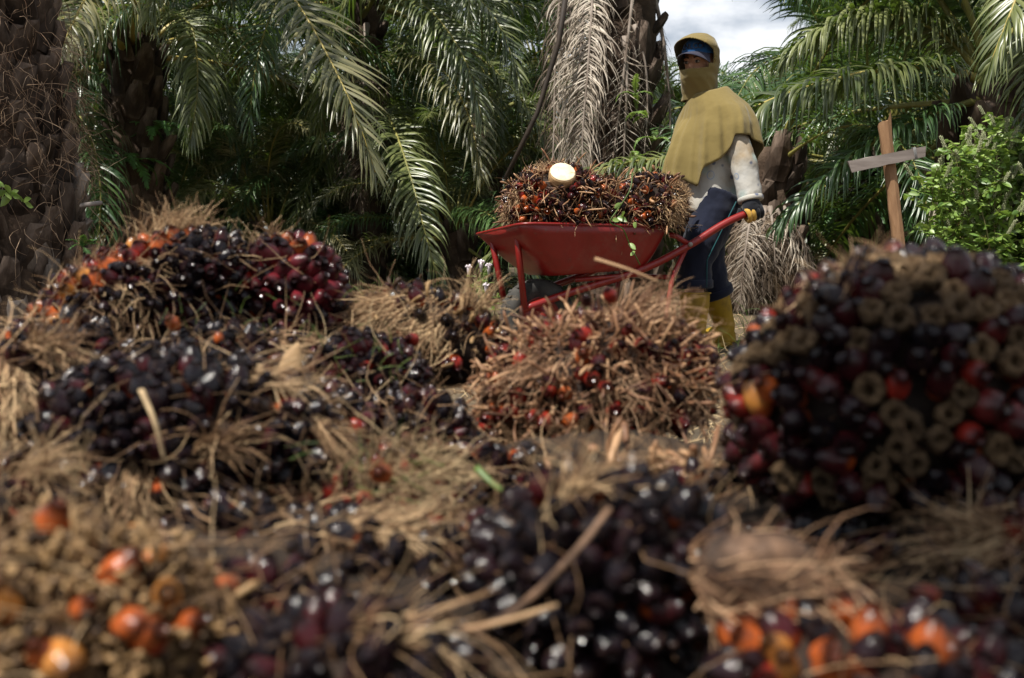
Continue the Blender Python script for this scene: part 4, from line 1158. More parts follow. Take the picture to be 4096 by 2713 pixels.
def barrow_load():
    OC = ((MAR, 5), (RED, 2.5), (ORG, 1), (PUR, 4))
    bunch('bunch with a round cream cut stalk, left one in the barrow', 2225, 822, 4.78, 212, 152, 1.0, .05, OC, .0185, .55, 700, (.03, .06), 500,
          tufts=((-1, -.3, .2, .45, 900, .10, .1, -.2, -.6), (-.2, -.1, 1, .45, 420, .06, 0, 0, .4)), knobs=520, knob_len=.042, knob_r=.0030, knob_dev=.8, seed=40, orange=(np.array([-.45, -.85, -.25]), .90),
          stalk=((.10, -.66, .68), .085, .062, True), fw=(.0015, .003))
    bunch('bunch of glossy fruit, middle one in the barrow', 2425, 862, 4.90, 165, 140, 1.0, 0, OC, .0180, .55, 700, (.03, .06), 400, knobs=420, knob_len=.042, knob_r=.0030, knob_dev=.8, seed=41, fw=(.002, .004), cull=True)
    bunch('hairy bunch nearest the worker in the barrow', 2600, 835, 4.92, 140, 132, 1.0, 0, ((MAR, 4), (PUR, 4), (ORG, 1)), .0180, .55, 300, (.03, .06), 260,
          tufts=((.6, -.8, .0, .45, 1300, .07, .1, -.1, -.3), (.8, -.3, .4, .4, 700, .07, .1, -.1, .2)), knobs=160, knob_len=.04, seed=42, orange=(np.array([-.6, -.75, .0]), .90), fw=(.002, .0035))
    # brown frond scrap on top and a trailing vine with leaves
    v = thing('trailing_vine', 'thin green vine trailing over the barrow\'s side', 'vine', at(2530, 900, 4.83))
    o = v.location
    mb = MB(); P = [at(*p) for p in [(2530, 690, 4.75), (2520, 760, 4.72), (2470, 840, 4.72), (2440, 890, 4.72), (2490, 915, 4.76), (2515, 970, 4.83), (2545, 1030, 4.86), (2560, 1060, 4.88)]]
    mb.tube([Vector(p) - o for p in sm_points(P, 26)], .0032, 6); mb.build('stem', M_GRASS, v)
    for k, (px, py, Y, s) in enumerate([(2515, 975, 4.82, .03), (2540, 1005, 4.84, .022), (2500, 850, 4.70, .035), (2470, 870, 4.70, .035), (2545, 890, 4.74, .03), (2485, 815, 4.70, .028), (2450, 880, 4.71, .028)]):
        mb = MB(); leaf(mb, at(px, py, Y) - o, V(random.uniform(-1, 1), -.5, random.uniform(-.6, .4)), V(random.uniform(-1, 1), .3, .8), s * 1.4, s * .8); mb.build('leaf', M_BUSH, v)

def leaf(mb, p, d, side, L, W, n=4):
    """one pointed leaf blade, folded along its midrib"""
    d = Vector(d).normalized(); side = Vector(side); side = (side - d * side.dot(d)).normalized(); nn = d.cross(side)
    p = Vector(p); rows = []
    for k in range(n + 1):
        t = k / n; w = W * .5 * (math.sin(PI * min(1, t * .9 + .06)) ** .8) if k < n else .0005
        c = p + d * L * t - V(0, 0, 1) * L * .25 * t * t
        rows.append([c - side * w + nn * w * .3, c, c + side * w + nn * w * .3])
    i0 = len(mb.v)
    for r in rows: mb.v.extend([tuple(q) for q in r])
    for k in range(n):
        for j in range(2):
            a = i0 + k * 3 + j; mb.f.append((a, a + 1, a + 4, a + 3))
barrow_load()

# ------------------------------------------------------------------ worker
def cloth(name, stops, scale, rough=.85, wr=9, bstr=.25):
    m, nt, b = newmat(name)
    f = noise(nt, scale, 4); g = noise(nt, wr, 3); h = noise(nt, 380, 2)
    nt.links.new(ramp(nt, f, stops), b.inputs['Base Color'])
    b.inputs['Roughness'].default_value = rough; b.inputs['Specular IOR Level'].default_value = .15
    b.inputs['Sheen Weight'].default_value = .15
    ad = N(nt, 'ShaderNodeMath', operation='MULTIPLY_ADD'); nt.links.new(h, ad.inputs[0]); ad.inputs[1].default_value = .06; nt.links.new(g, ad.inputs[2])
    bump(nt, b, ad.outputs[0], bstr, .03)
    return m
M_HOOD = cloth('mustard_cloth', [(.3, (.150, .112, .038)), (.7, (.185, .140, .050))], 5, .9)
M_NAVY = cloth('navy_cloth', [(.3, (.004, .0055, .013)), (.7, (.008, .011, .026))], 5, .85)
M_GLOVE = cloth('black_glove', [(.3, (.008, .009, .013)), (.7, (.018, .02, .026))], 20, .9)
M_GLOVE_Y = cloth('yellow_glove_coating', [(.3, (.42, .24, .04)), (.7, (.55, .34, .08))], 20, .6)
M_CAP = cloth('blue_cap', [(.3, (.006, .045, .13)), (.7, (.010, .065, .18))], 9, .8)
M_VISOR = cloth('dark_visor', [(.3, (.022, .022, .040)), (.7, (.038, .038, .062))], 9, .6)
M_PIPING = cloth('teal_piping', [(.3, (.006, .05, .06)), (.7, (.008, .07, .08))], 9, .8)
M_SKIN = simple('skin', [(.3, (.30, .14, .08)), (.7, (.38, .20, .12))], 20, .5, .1, .002)
M_EYE = simple('eye_dark', [(.3, (.012, .008, .006)), (.7, (.03, .02, .015))], 20, .2, 0)
M_EYEW = simple('eye_white', [(.3, (.22, .19, .16)), (.7, (.28, .24, .2))], 20, .3, 0)
def boot_mat():
    m = simple('yellow_rubber_boot', [(.25, (.12, .070, .010)), (.5, (.27, .165, .012)), (.8, (.34, .215, .025))], 9, .45, .1, .004)
    return m
M_BOOT = boot_mat()
def shirt_mat():
    m, nt, b = newmat('printed_shirt')
    f = noise(nt, 6, 5)
    c = ramp(nt, f, [(.3, (.27, .21, .14)), (.5, (.37, .35, .31)), (.75, (.42, .42, .41))])
    tcn = nt.nodes.new('ShaderNodeTexCoord')
    for sc_, lo, hi, col, kind in ((15, .13, .20, (.08, .10, .17), 'F1'), (10, .16, .34, (.26, .36, .35), 'F1')):
        vo = nt.nodes.new('ShaderNodeTexVoronoi'); vo.inputs['Scale'].default_value = sc_; vo.feature = 'F1'
        nt.links.new(tcn.outputs['Object'], vo.inputs['Vector'])
        mr = N(nt, 'ShaderNodeMapRange'); mr.inputs['From Min'].default_value = lo; mr.inputs['From Max'].default_value = hi; mr.inputs['To Min'].default_value = (.85 if sc_ == 15 else .6); mr.inputs['To Max'].default_value = 0
        nt.links.new(vo.outputs['Distance'], mr.inputs['Value'])
        c = mixc(nt, mr.outputs['Result'], c, col)
    # thin ring outlines of the print
    vo = nt.nodes.new('ShaderNodeTexVoronoi'); vo.inputs['Scale'].default_value = 8.5
    nt.links.new(tcn.outputs['Object'], vo.inputs['Vector'])
    s1 = N(nt, 'ShaderNodeMath', operation='SUBTRACT'); nt.links.new(vo.outputs['Distance'], s1.inputs[0]); s1.inputs[1].default_value = .22
    ab = N(nt, 'ShaderNodeMath', operation='ABSOLUTE'); nt.links.new(s1.outputs[0], ab.inputs[0])
    mr = N(nt, 'ShaderNodeMapRange'); mr.inputs['From Min'].default_value = .008; mr.inputs['From Max'].default_value = .02; mr.inputs['To Min'].default_value = .85; mr.inputs['To Max'].default_value = 0
    nt.links.new(ab.outputs[0], mr.inputs['Value'])
    c = mixc(nt, mr.outputs['Result'], c, (.20, .25, .34))
    nt.links.new(c, b.inputs['Base Color'])
    b.inputs['Roughness'].default_value = .9; b.inputs['Specular IOR Level'].default_value = .1
    bump(nt, b, noise(nt, 11, 3), .35, .03)
    return m
M_SHIRT = shirt_mat()

def smoothed(o, voxel, it=6, sub=0):
    r = o.modifiers.new('remesh', 'REMESH'); r.mode = 'VOXEL'; r.voxel_size = voxel; r.use_smooth_shade = True
    s = o.modifiers.new('smooth', 'SMOOTH'); s.iterations = it; s.factor = .5
    return o

def worker():
    g = ground_at(2830, 5.33)
    fw = V(-.917, -.40, 0).normalized(); rz = math.atan2(fw.y, fw.x)
    W = thing('person', 'worker in mustard hood, printed shirt and yellow boots pushing the wheelbarrow', 'person', g, rz)
    Mi = (Matrix.Translation(g) @ Matrix.Rotation(rz, 4, 'Z')).inverted()
    def loc(p): return Mi @ Vector(p)
    hand = loc(at(3012, 850, 5.09))
    hand_f = loc(at(3012, 850, 5.09) + LAT * .56)
    hdir = (loc(HANDLE[-1]) - loc(HANDLE[-3])).normalized()
    hc = V(.07, 0, 1.455)                                   # head centre
    HY = Matrix.Rotation(math.radians(30), 3, 'Z')          # head turned a little to the viewer
    # --- body under the clothes: one continuous surface
    mb = MB()
    mb.tube([(-.02, 0, .70), (-.02, 0, .85), (-.01, 0, 1.0), (0, 0, 1.13), (.0, 0, 1.21)], [.115, .12, .115, .125, .09], 14)
    mb.tube([(0, 0, 1.18), (.02, 0, 1.30), (.04, 0, 1.40)], [.06, .05, .05], 12)
    hipL, kneeL, ankL = V(-.01, .085, .78), V(.14, .09, .44), V(.135, .10, .09)
    hipR, kneeR, ankR = V(-.02, -.085, .78), V(-.06, -.09, .42), V(-.19, -.10, .10)
    for h_, k_, a_ in ((hipL, kneeL, ankL), (hipR, kneeR, ankR)):
        mb.tube([h_, h_.lerp(k_, .5), k_, k_.lerp(a_, .4), a_], [.085, .07, .052, .05, .036], 12)
    shL, shR = V(-.012, .148, 1.165), V(.0, -.155, 1.175)
    elL = shL.lerp(hand, .50) + V(-.012, .012, 0); elR = shR.lerp(hand_f, .5) + V(-.03, -.02, 0)
    wrL = hand + (elL - hand).normalized() * .075; wrR = hand_f + (elR - hand_f).normalized() * .075
    for s_, e_, w_, h_ in ((shL, elL, wrL, hand), (shR, elR, wrR, hand_f)):
        mb.tube([V(0, s_.y * .4, 1.19), s_, s_.lerp(e_, .5), e_, w_, h_.lerp(w_, .5)], [.06, .05, .044, .036, .026, .02], 10)
    # head: skull, jaw, brow, nose, ears
    mb.ellipsoid(hc + HY @ V(-.005, 0, .02), (.092, .073, .098), HY, 20, 14)
    mb.ellipsoid(hc + HY @ V(.025, 0, -.055), (.06, .052, .062), HY, 16, 10)
    mb.ellipsoid(hc + HY @ V(.092, 0, -.018), (.016, .013, .026), HY, 10, 8)
    mb.ellipsoid(hc + HY @ V(.074, 0, .024), (.016, .055, .012), HY, 12, 6)
    for s in (-1, 1): mb.ellipsoid(hc + HY @ V(-.01, s * .074, -.01), (.018, .008, .03), HY, 8, 6)
    smoothed(mb.build('body', M_SKIN, W), .009, 4)
    for s in (-1, 1):
        mb = MB(); mb.ellipsoid(hc + HY @ V(.0795, s * .030, .004), (.010, .0145, .0075), HY, 12, 8); e = mb.build('eye', M_EYEW, W)
        mb = MB(); mb.ellipsoid(hc + HY @ V(.0865, s * .030, .0035), (.005, .007, .0068), HY, 10, 8); mb.build('iris', M_EYE, e)
        mb = MB(); mb.tube([hc + HY @ V(.086, s * .014, .024), hc + HY @ V(.086, s * .032, .029), hc + HY @ V(.074, s * .052, .023)], [.0035, .004, .002], 6); mb.build('eyebrow', M_EYE, W)
    # --- trousers
    mb = MB()
    mb.tube([(-.015, 0, .60), (-.02, 0, .70), (-.02, 0, .82), (-.015, 0, .93)], [.10, .145, .15, .135], 18)
    tl = kneeL.lerp(ankL, .30); trr = kneeR.lerp(ankR, .42)
    mb.tube([hipL + V(0, 0, .02), hipL.lerp(kneeL, .45), kneeL + V(-.005, 0, .03), kneeL.lerp(ankL, .18), tl], [.125, .112, .090, .088, .090], 16)
    mb.tube([hipR + V(0, 0, .02), hipR.lerp(kneeR, .45), kneeR + V(0, 0, .03), kneeR.lerp(ankR, .2), trr], [.125, .112, .094, .092, .098], 16)
    tro = smoothed(mb.build('trousers', M_NAVY, W), .011, 5)
    tx2 = bpy.data.textures.new('trouser_wrinkle', 'CLOUDS'); tx2.noise_scale = .07; dp2 = tro.modifiers.new('wrinkle', 'DISPLACE'); dp2.texture = tx2; dp2.strength = .02; dp2.texture_coords = 'LOCAL'
    for c_, d_, r_ in ((tl, ankL - kneeL, .094), (trr, ankR - kneeR, .102)):
        d_ = d_.normalized(); mb = MB(); mb.tube([c_ - d_ * .034, c_ - d_ * .03, c_ + d_ * .006, c_ + d_ * .010], [r_ * .95, r_, r_, r_ * .93], 22); mb.build('hem', M_NAVY, tro)
    mb = MB()
    n3 = lambda p, r: p + V(0, r, 0)
    mb.tube([hipL + V(-.01, .128, -.02), n3(hipL.lerp(kneeL, .45), .113) + V(-.01, 0, 0), n3(kneeL + V(-.005, 0, .03), .091) + V(-.01, 0, 0), n3(tl, .093) + V(-.01, 0, 0)], .0028, 6); mb.build('piping', M_PIPING, tro)
    # --- boots
    for k_, a_, toe, heel in ((kneeL, ankL, .0, .0), (kneeR, ankR, -.12, .02)):
        up = (k_ - a_); top = a_ + up * .62
        bt = MB()
        R = []
        def ell(c, rx, ry, tilt=0.0, n=20):
            return [c + V(math.cos(t) * rx * math.cos(tilt), math.sin(t) * ry, math.cos(t) * rx * -math.sin(tilt)) for t in np.linspace(0, 2 * PI, n + 1)[:-1]]
        bt.loft([ell(top, .080, .074), ell(top.lerp(a_, .3), .077, .07), ell(top.lerp(a_, .6), .066, .060), ell(a_ + V(.0, 0, .01), .056, .05, .15), ell(a_ + V(.012, 0, -.035), .066, .048, .3), ell(V(a_.x + .02, a_.y, .045 + heel), .085, .046, .1), ell(V(a_.x + .03, a_.y, .012 + heel * .5), .098, .047)], True, True)
        bt.tube([V(a_.x + .02, a_.y, .055 + heel), V(a_.x + .09, a_.y, .050 + heel * .4), V(a_.x + .145, a_.y, .040), V(a_.x + .18, a_.y, .032)], [.050, .050, .044, .026], 14, True)
        bo = bt.build('boot', M_BOOT, W)
        smoothed(bo, .008, 6)
        mb = MB()
        sole = [(math.cos(t) * (.135 if math.cos(t) > 0 else .10), math.sin(t) * (.05 - .010 * math.cos(2 * t))) for t in np.linspace(0, 2 * PI, 25)[:-1]]
        mb.loft([[V(a_.x + .055 + x, a_.y + y, z + (heel * .4 if x < 0 else 0)) for x, y in sole] for z in (.001, .022)], True, True); mb.build('sole', M_BOOT, bo)
        mb = MB(); mb.tube([p for p in ell(top + V(0, 0, -.004), .082, .076)] + [ell(top + V(0, 0, -.004), .082, .076)[0]], .005, 6, False); mb.build('top_band', M_BOOT, bo)
    # --- shirt: torso and sleeves in one
    mb = MB()
    def oval(z, cx, rx, ry, n=40, wob=0.0, hemf=0.0):
        return [V(cx + math.cos(t) * rx * (1 + wob * math.sin(t * 9 + z * 30)), math.sin(t) * ry * (1 + wob * math.sin(t * 7)), z + hemf * math.cos(t)) for t in np.linspace(0, 2 * PI, n + 1)[:-1]]
    mb.loft([oval(.715, -.005, .178, .182, 40, .03, -.005), oval(.74, -.005, .178, .182, 40, .03), oval(.80, -.005, .172, .176, 40, .035), oval(.86, .0, .162, .166, 40, .04), oval(.92, .005, .165, .168, 40, .03), oval(1.0, .005, .155, .165), oval(1.1, -.005, .145, .168), oval(1.18, -.01, .10, .13), oval(1.24, 0, .07, .08), oval(1.28, .01, .06, .06)], True, True)
    for s_, e_, w_, r_ in ((shL, elL, wrL, 1.0), (shR, elR, wrR, 1.0)):
        mb.tube([V(s_.x * .6, s_.y * .55, 1.17), s_, s_.lerp(e_, .5) + V(0, 0, 0), e_, e_.lerp(w_, .5), w_ + (w_ - e_).normalized() * .012], [.055, .060, .068, .068, .063, .058], 18)
    sh = smoothed(mb.build('shirt', M_SHIRT, W), .0095, 5)
    tex = bpy.data.textures.new('wrinkle', 'CLOUDS'); tex.noise_scale = .09; tex.noise_depth = 2
    dm = sh.modifiers.new('wrinkle', 'DISPLACE'); dm.texture = tex; dm.strength = .017; dm.mid_level = .5; dm.texture_coords = 'LOCAL'
    for w_, e_ in ((wrL, elL), (wrR, elR)):
        d_ = (w_ - e_).normalized(); mb = MB(); mb.tube([w_ - d_ * .004, w_ + d_ * .001, w_ + d_ * .016, w_ + d_ * .019], [.061, .064, .064, .060], 20); mb.build('cuff', M_SHIRT, sh)
    # --- gloves with curled fingers
    for h_, w_, e_, side in ((hand, wrL, elL, 1), (hand_f, wrR, elR, -1)):
        A = hdir                                             # along the handle, backwards and up
        up = (w_ - h_); up = (up - A * up.dot(A)).normalized()
        out = A.cross(up) * 1.0
        if out.y * side < 0: out = -out
        gl = MB()
        gl.tube([w_ - (e_ - w_).normalized() * -.004, w_.lerp(h_, .3), h_ + up * .040 + out * .012, h_ + up * .018 + out * .024], [.042, .043, .045, .036], 14)
        gl.ellipsoid(h_ + up * .026 + out * .016, (.050, .042, .034), Matrix((A, up, out)).transposed(), 14, 10)
        smoothed(gl.build('glove', M_GLOVE, W), .006, 4)
        fg = W.children[-1]
        for i, (ln, r_) in enumerate(((.95, .0115), (1.0, .012), (.97, .0118), (.85, .0105))):
            base = h_ + A * (-.034 + .0225 * i)
            pts = []
            for th in np.linspace(math.radians(50), math.radians(50 - 235 * ln), 8):
                pts.append(base + (out * math.cos(th) + up * math.sin(th)) * .0335)
            f_ = MB(); f_.tube(pts, [r_ * 1.1, r_ * 1.15, r_, r_ * 1.05, r_, r_, r_ * .95, r_ * .7], 9); f_.build('finger', M_GLOVE_Y if i < 2 else M_GLOVE, fg)
        base = h_ - A * .045
        pts = [base + (out * math.cos(th) + up * math.sin(th)) * r2 - A * .01 * k for k, (th, r2) in enumerate(((1.9, .04), (2.5, .037), (3.1, .034), (3.7, .032)))]
        f_ = MB(); f_.tube(pts, [.0155, .0145, .0135, .009], 9); f_.build('thumb', M_GLOVE, fg)
    # --- cape
    K = [(0, (.135, 0, 1.18), (.265, 0, .90)), (22, (.13, .065, 1.19), (.215, .09, .865)), (36, (.115, .105, 1.205), (.155, .135, .83)), (42, (.105, .125, 1.21), (.145, .160, .925)), (58, (.07, .165, 1.225), (.075, .205, .965)), (68, (.03, .185, 1.235), (.04, .235, 1.01)), (75, (.0, .197, 1.235), (.025, .250, 1.085)), (98, (-.068, .193, 1.24), (-.060, .268, 1.085)), (125, (-.118, .155, 1.25), (-.148, .236, 1.045)), (152, (-.142, .080, 1.265), (-.205, .13, .975)), (180, (-.145, 0, 1.27), (-.21, 0, .935))]
    phs = np.array([k[0] for k in K] + [360 - k[0] for k in K[-2:0:-1]] + [360]); sg = [1] * len(K) + [-1] * (len(K) - 2) + [1]
    KK = list(K) + list(K[-2:0:-1]) + [K[0]]
    Sh = np.array([(k[1][0], k[1][1] * s, k[1][2]) for k, s in zip(KK, sg)]); He = np.array([(k[2][0], k[2][1] * s, k[2][2]) for k, s in zip(KK, sg)])
    nph, nv = 220, 34
    ph = np.linspace(0, 360, nph + 1)[:-1]
    def ip(A_): return np.stack([np.interp(ph, phs, A_[:, k]) for k in range(3)], -1)
    def blur(a, k=3):
        for _ in range(k): a = (np.roll(a, 1, 0) + 2 * a + np.roll(a, -1, 0)) / 4
        return a
    S_, H_ = blur(ip(Sh), 6), blur(ip(He), 2)
    pr = np.radians(ph)
    Nk = np.stack([.012 + .098 * np.cos(pr), .096 * np.sin(pr), 1.33 - .026 * np.cos(pr)], -1)
    rad = np.stack([np.cos(pr), np.sin(pr), 0 * pr], -1)
    rings = []
    frontness = np.clip(np.cos(pr - .35), 0, 1) ** .6
    rng = np.random.default_rng(8)
    phase = np.cumsum(rng.uniform(.6, 1.4, nph)) / nph * 2 * PI
    for j in range(nv + 1):
        v = j / nv
        if v < .38:
            u = v / .38
            ctrl = Nk * .45 + S_ * .55; ctrl[:, 2] = S_[:, 2] * .45 + Nk[:, 2] * .55 - .012
            p = Nk * (1 - u) ** 2 + ctrl * 2 * u * (1 - u) + S_ * u ** 2
        else:
            u = (v - .38) / .62
            ctrl = S_ * .45 + H_ * .55 + rad * .022; ctrl[:, 2] = S_[:, 2] * .62 + H_[:, 2] * .38
            p = S_ * (1 - u) ** 2 + ctrl * 2 * u * (1 - u) + H_ * u ** 2
        fold = ((1 - np.abs(np.sin(phase * 13)) * 2) * .0085 * frontness + np.sin(phase * 21 + 1) * .004 * frontness + np.sin(phase * 9 + 1) * .010 + np.sin(phase * 5 + 2) * .007) * np.clip((v - .12) / .88, 0, 1) ** .9
        rings.append([tuple(q) for q in p + rad * fold[:, None]])
    mb = MB(); mb.loft(rings)
    cp = mb.build('cape', M_HOOD, W)
    tx3 = bpy.data.textures.new('cape_wrinkle', 'CLOUDS'); tx3.noise_scale = .07; tx3.noise_depth = 2
    d3 = cp.modifiers.new('wrinkle', 'DISPLACE'); d3.texture = tx3; d3.strength = .008; d3.texture_coords = 'LOCAL'
    so = cp.modifiers.new('thick', 'SOLIDIFY'); so.thickness = .003
    # --- hood with the cloth over nose and chin
    prof = [(.156, .012, .02, .012), (.150, .045, .055, .045), (.132, .075, .088, .072), (.105, .096, .108, .088), (.075, .106, .117, .097), (.045, .108, .121, .100), (.015, .107, .121, .100), (-.012, .107, .118, .098), (-.03, .108, .114, .095), (-.05, .107, .108, .091), (-.075, .102, .104, .091), (-.10, .086, .108, .090), (-.125, .068, .112, .088), (-.15, .050, .118, .090), (-.175, .040, .124, .094)]
    zs = np.linspace(.156, -.175, 92); P_ = np.array(prof)[::-1]
    nA = 144; A_ = np.linspace(-PI, PI, nA + 1)[:-1]
    G = np.zeros((92, nA, 3))
    for i, z in enumerate(zs):
        rf, rb, rs = [np.interp(z, P_[:, 0], P_[:, k]) for k in (1, 2, 3)]
        for k, t in enumerate(A_):
            r = rf if abs(t) < PI / 2 else rb
            x, y = math.cos(t) * r, math.sin(t) * rs
            # brim: the front edge of the hood is held out by the cap
            bz = math.exp(-((z - .080) / .055) ** 2) if z > .02 else math.exp(-((.02 - z) / .012) ** 2) * .55
            if abs(t) < 1.5: x += .068 * bz * math.cos(t) ** .6; y *= 1 + .14 * bz
            # nose ridge and folds
            if z < -.02: x += .012 * math.exp(-(t / .3) ** 2) * math.exp(-((z + .045) / .03) ** 2)
            f_ = .0035 * math.sin(t * 9 + z * 60) * min(1, max(0, (-.03 - z) / .06)) + .0025 * math.sin(z * 110 + t * 3) * (abs(t) > 1)
            G[i, k] = (x * (1 + f_ * 6), y * (1 + f_ * 6), z)
    mb = MB(); mb.v = [tuple(hc + HY @ Vector(q)) for q in G.reshape(-1, 3)]
    for i in range(91):
        for k in range(nA):
            k2 = (k + 1) % nA
            zc, tc_ = (zs[i] + zs[i + 1]) / 2, (A_[k] + PI / nA)
            lim = 1.32 if zc > -.005 else 1.0
            # arch shaped opening from the nose to the cap
            if abs(tc_) < lim and -.032 + .014 * max(0, abs(tc_) - .5) < zc < .116 - .050 * (tc_ / 1.25) ** 2: continue
            mb.f.append((i * nA + k, (i + 1) * nA + k, (i + 1) * nA + k2, i * nA + k2))
    hd = mb.build('hood', M_HOOD, W)
    so = hd.modifiers.new('thick', 'SOLIDIFY'); so.thickness = .004
    # --- cap with visor and lettering
    mb = MB()
    mb.loft([[hc + HY @ V(math.cos(t) * r * 1.02 - .002, math.sin(t) * r * .84, z) for t in np.linspace(0, 2 * PI, 33)[:-1]] for z, r in ((.046, .101), (.062, .101), (.082, .097), (.104, .086), (.124, .065), (.138, .03))], False, True)
    cpo = mb.build('cap', M_CAP, W)
    mb = MB(); vis = []
    for layer in (0, -.004):
        for j in range(5):
            u = j / 4
            vis.append([hc + HY @ V(math.cos(t) * (.096 + .072 * u * math.cos(t * .62) ** 1.2), math.sin(t) * (.082 + .012 * u), .054 - .020 * u - .028 * (t / 1.15) ** 2 * u + layer - (.006 * (t / 1.15) ** 2)) for t in np.linspace(-1.2, 1.2, 21)] if layer == 0 else [hc + HY @ V(math.cos(t) * (.096 + .072 * (1 - u) * math.cos(t * .62) ** 1.2), math.sin(t) * (.082 + .012 * (1 - u)), .054 - .020 * (1 - u) - .028 * (t / 1.15) ** 2 * (1 - u) + layer - (.006 * (t / 1.15) ** 2)) for t in np.linspace(-1.2, 1.2, 21)])
    mb.loft(vis, False, False, False); mb.build('visor', M_VISOR, cpo)
    for i, ch in enumerate('UNLCO'):
        cu = bpy.data.curves.new('letter', 'FONT'); cu.body = ch; cu.size = .040; cu.extrude = .0008; cu.align_x = 'CENTER'
        cu.materials.append(M_EYE)
        tmp = bpy.data.objects.new('letter_curve', cu)
        me = bpy.data.meshes.new_from_object(tmp); bpy.data.objects.remove(tmp)
        me.materials.clear(); me.materials.append(M_EYE)
        lo = link('letter', me, cpo)
        t = math.radians(-30 + 16 * i)
        lo.location = hc + HY @ V(math.cos(t) * .1045 - .002, math.sin(t) * .0865, .066)
        lo.rotation_euler = (HY @ Matrix.Rotation(t + PI / 2, 3, 'Z') @ Matrix.Rotation(PI / 2 - .12, 3, 'X')).to_euler()
worker()

# ------------------------------------------------------------------ cross, bush, washing line, weeds
M_WOOD = simple('split_wood', [(.3, (.12, .062, .030)), (.55, (.24, .135, .070)), (.8, (.36, .225, .125))], 16, .8, .5, .006, stretch=(1, 1, .12))
M_WOODGREY = simple('grey_board', [(.3, (.09, .075, .065)), (.55, (.19, .16, .145)), (.8, (.30, .265, .24))], 16, .85, .6, .005, stretch=(.12, 1, 1))
M_WIRE = simple('wire', [(.3, (.10, .10, .10)), (.7, (.22, .22, .22))], 30, .5, 0)
def cross():
    Y = 5.6
    top, mid = at(3537, 482, Y), at(3565, 720, Y)
    d = (mid - top).normalized(); base = top + d * ((top.z + .03) / -d.z)
    root = thing('wooden_cross', 'leaning rough wooden post with a grey board nailed across it', 'post', (base.x, base.y, 0))
    o = root.location
    rng = np.random.default_rng(3); mb = MB(); rings = []
    for t in np.linspace(0, 1, 14):
        p = top.lerp(base, t) - o
        rings.append([p + V(math.cos(a) * .034 * (1 + rng.normal() * .06), math.sin(a) * .030 * (1 + rng.normal() * .06), (rng.normal() * .02 + .012 * math.cos(a)) if t == 0 else 0) for a in np.linspace(0, 2 * PI, 10)[:-1]])
    mb.loft(rings, True, True); mb.build('post', M_WOOD, root, False)
    a, b = at(3398, 668, Y - .045), at(3695, 608, Y - .055)
    ax = (b - a).normalized(); upv = V(0, 0, 1); upv = (upv - ax * upv.dot(ax)).normalized(); th = ax.cross(upv)
    mb = MB(); rings = []
    for t in np.linspace(0, 1, 9):
        p = a.lerp(b, t) - o; h = .031 * (1 - .12 * t)
        j = [ax * rng.normal() * (.008 if t in (0., 1.) else 0) for _ in range(4)]
        rings.append([p + upv * h * (1 + rng.normal() * .05) - th * .011 + j[0], p + upv * h + th * .011 + j[1], p - upv * h * (1 + rng.normal() * .05) + th * .011 + j[2], p - upv * h - th * .011 + j[3]])
    mb.loft(rings, True, True); cb = mb.build('crossboard', M_WOODGREY, root, False)
    for t in (.49, .56):
        mb = MB(); mb.ellipsoid(a.lerp(b, t) - o - th * .0125 + upv * .01, (.004, .003, .004), None, 8, 6); mb.build('nail', M_WIRE, cb)
    c = a.lerp(b, .86) - o
    mb = MB()
    for k in range(4):
        q = c + ax * (.004 * k)
        mb.tube([q + upv * .033 - th * .014, q - upv * .033 - th * .014, q - upv * .033 + th * .014, q + upv * .033 + th * .014, q + upv * .033 - th * .014], .0016, 5, False)
    mb.build('wire_binding', M_WIRE, root, True, 'stuff')
cross()

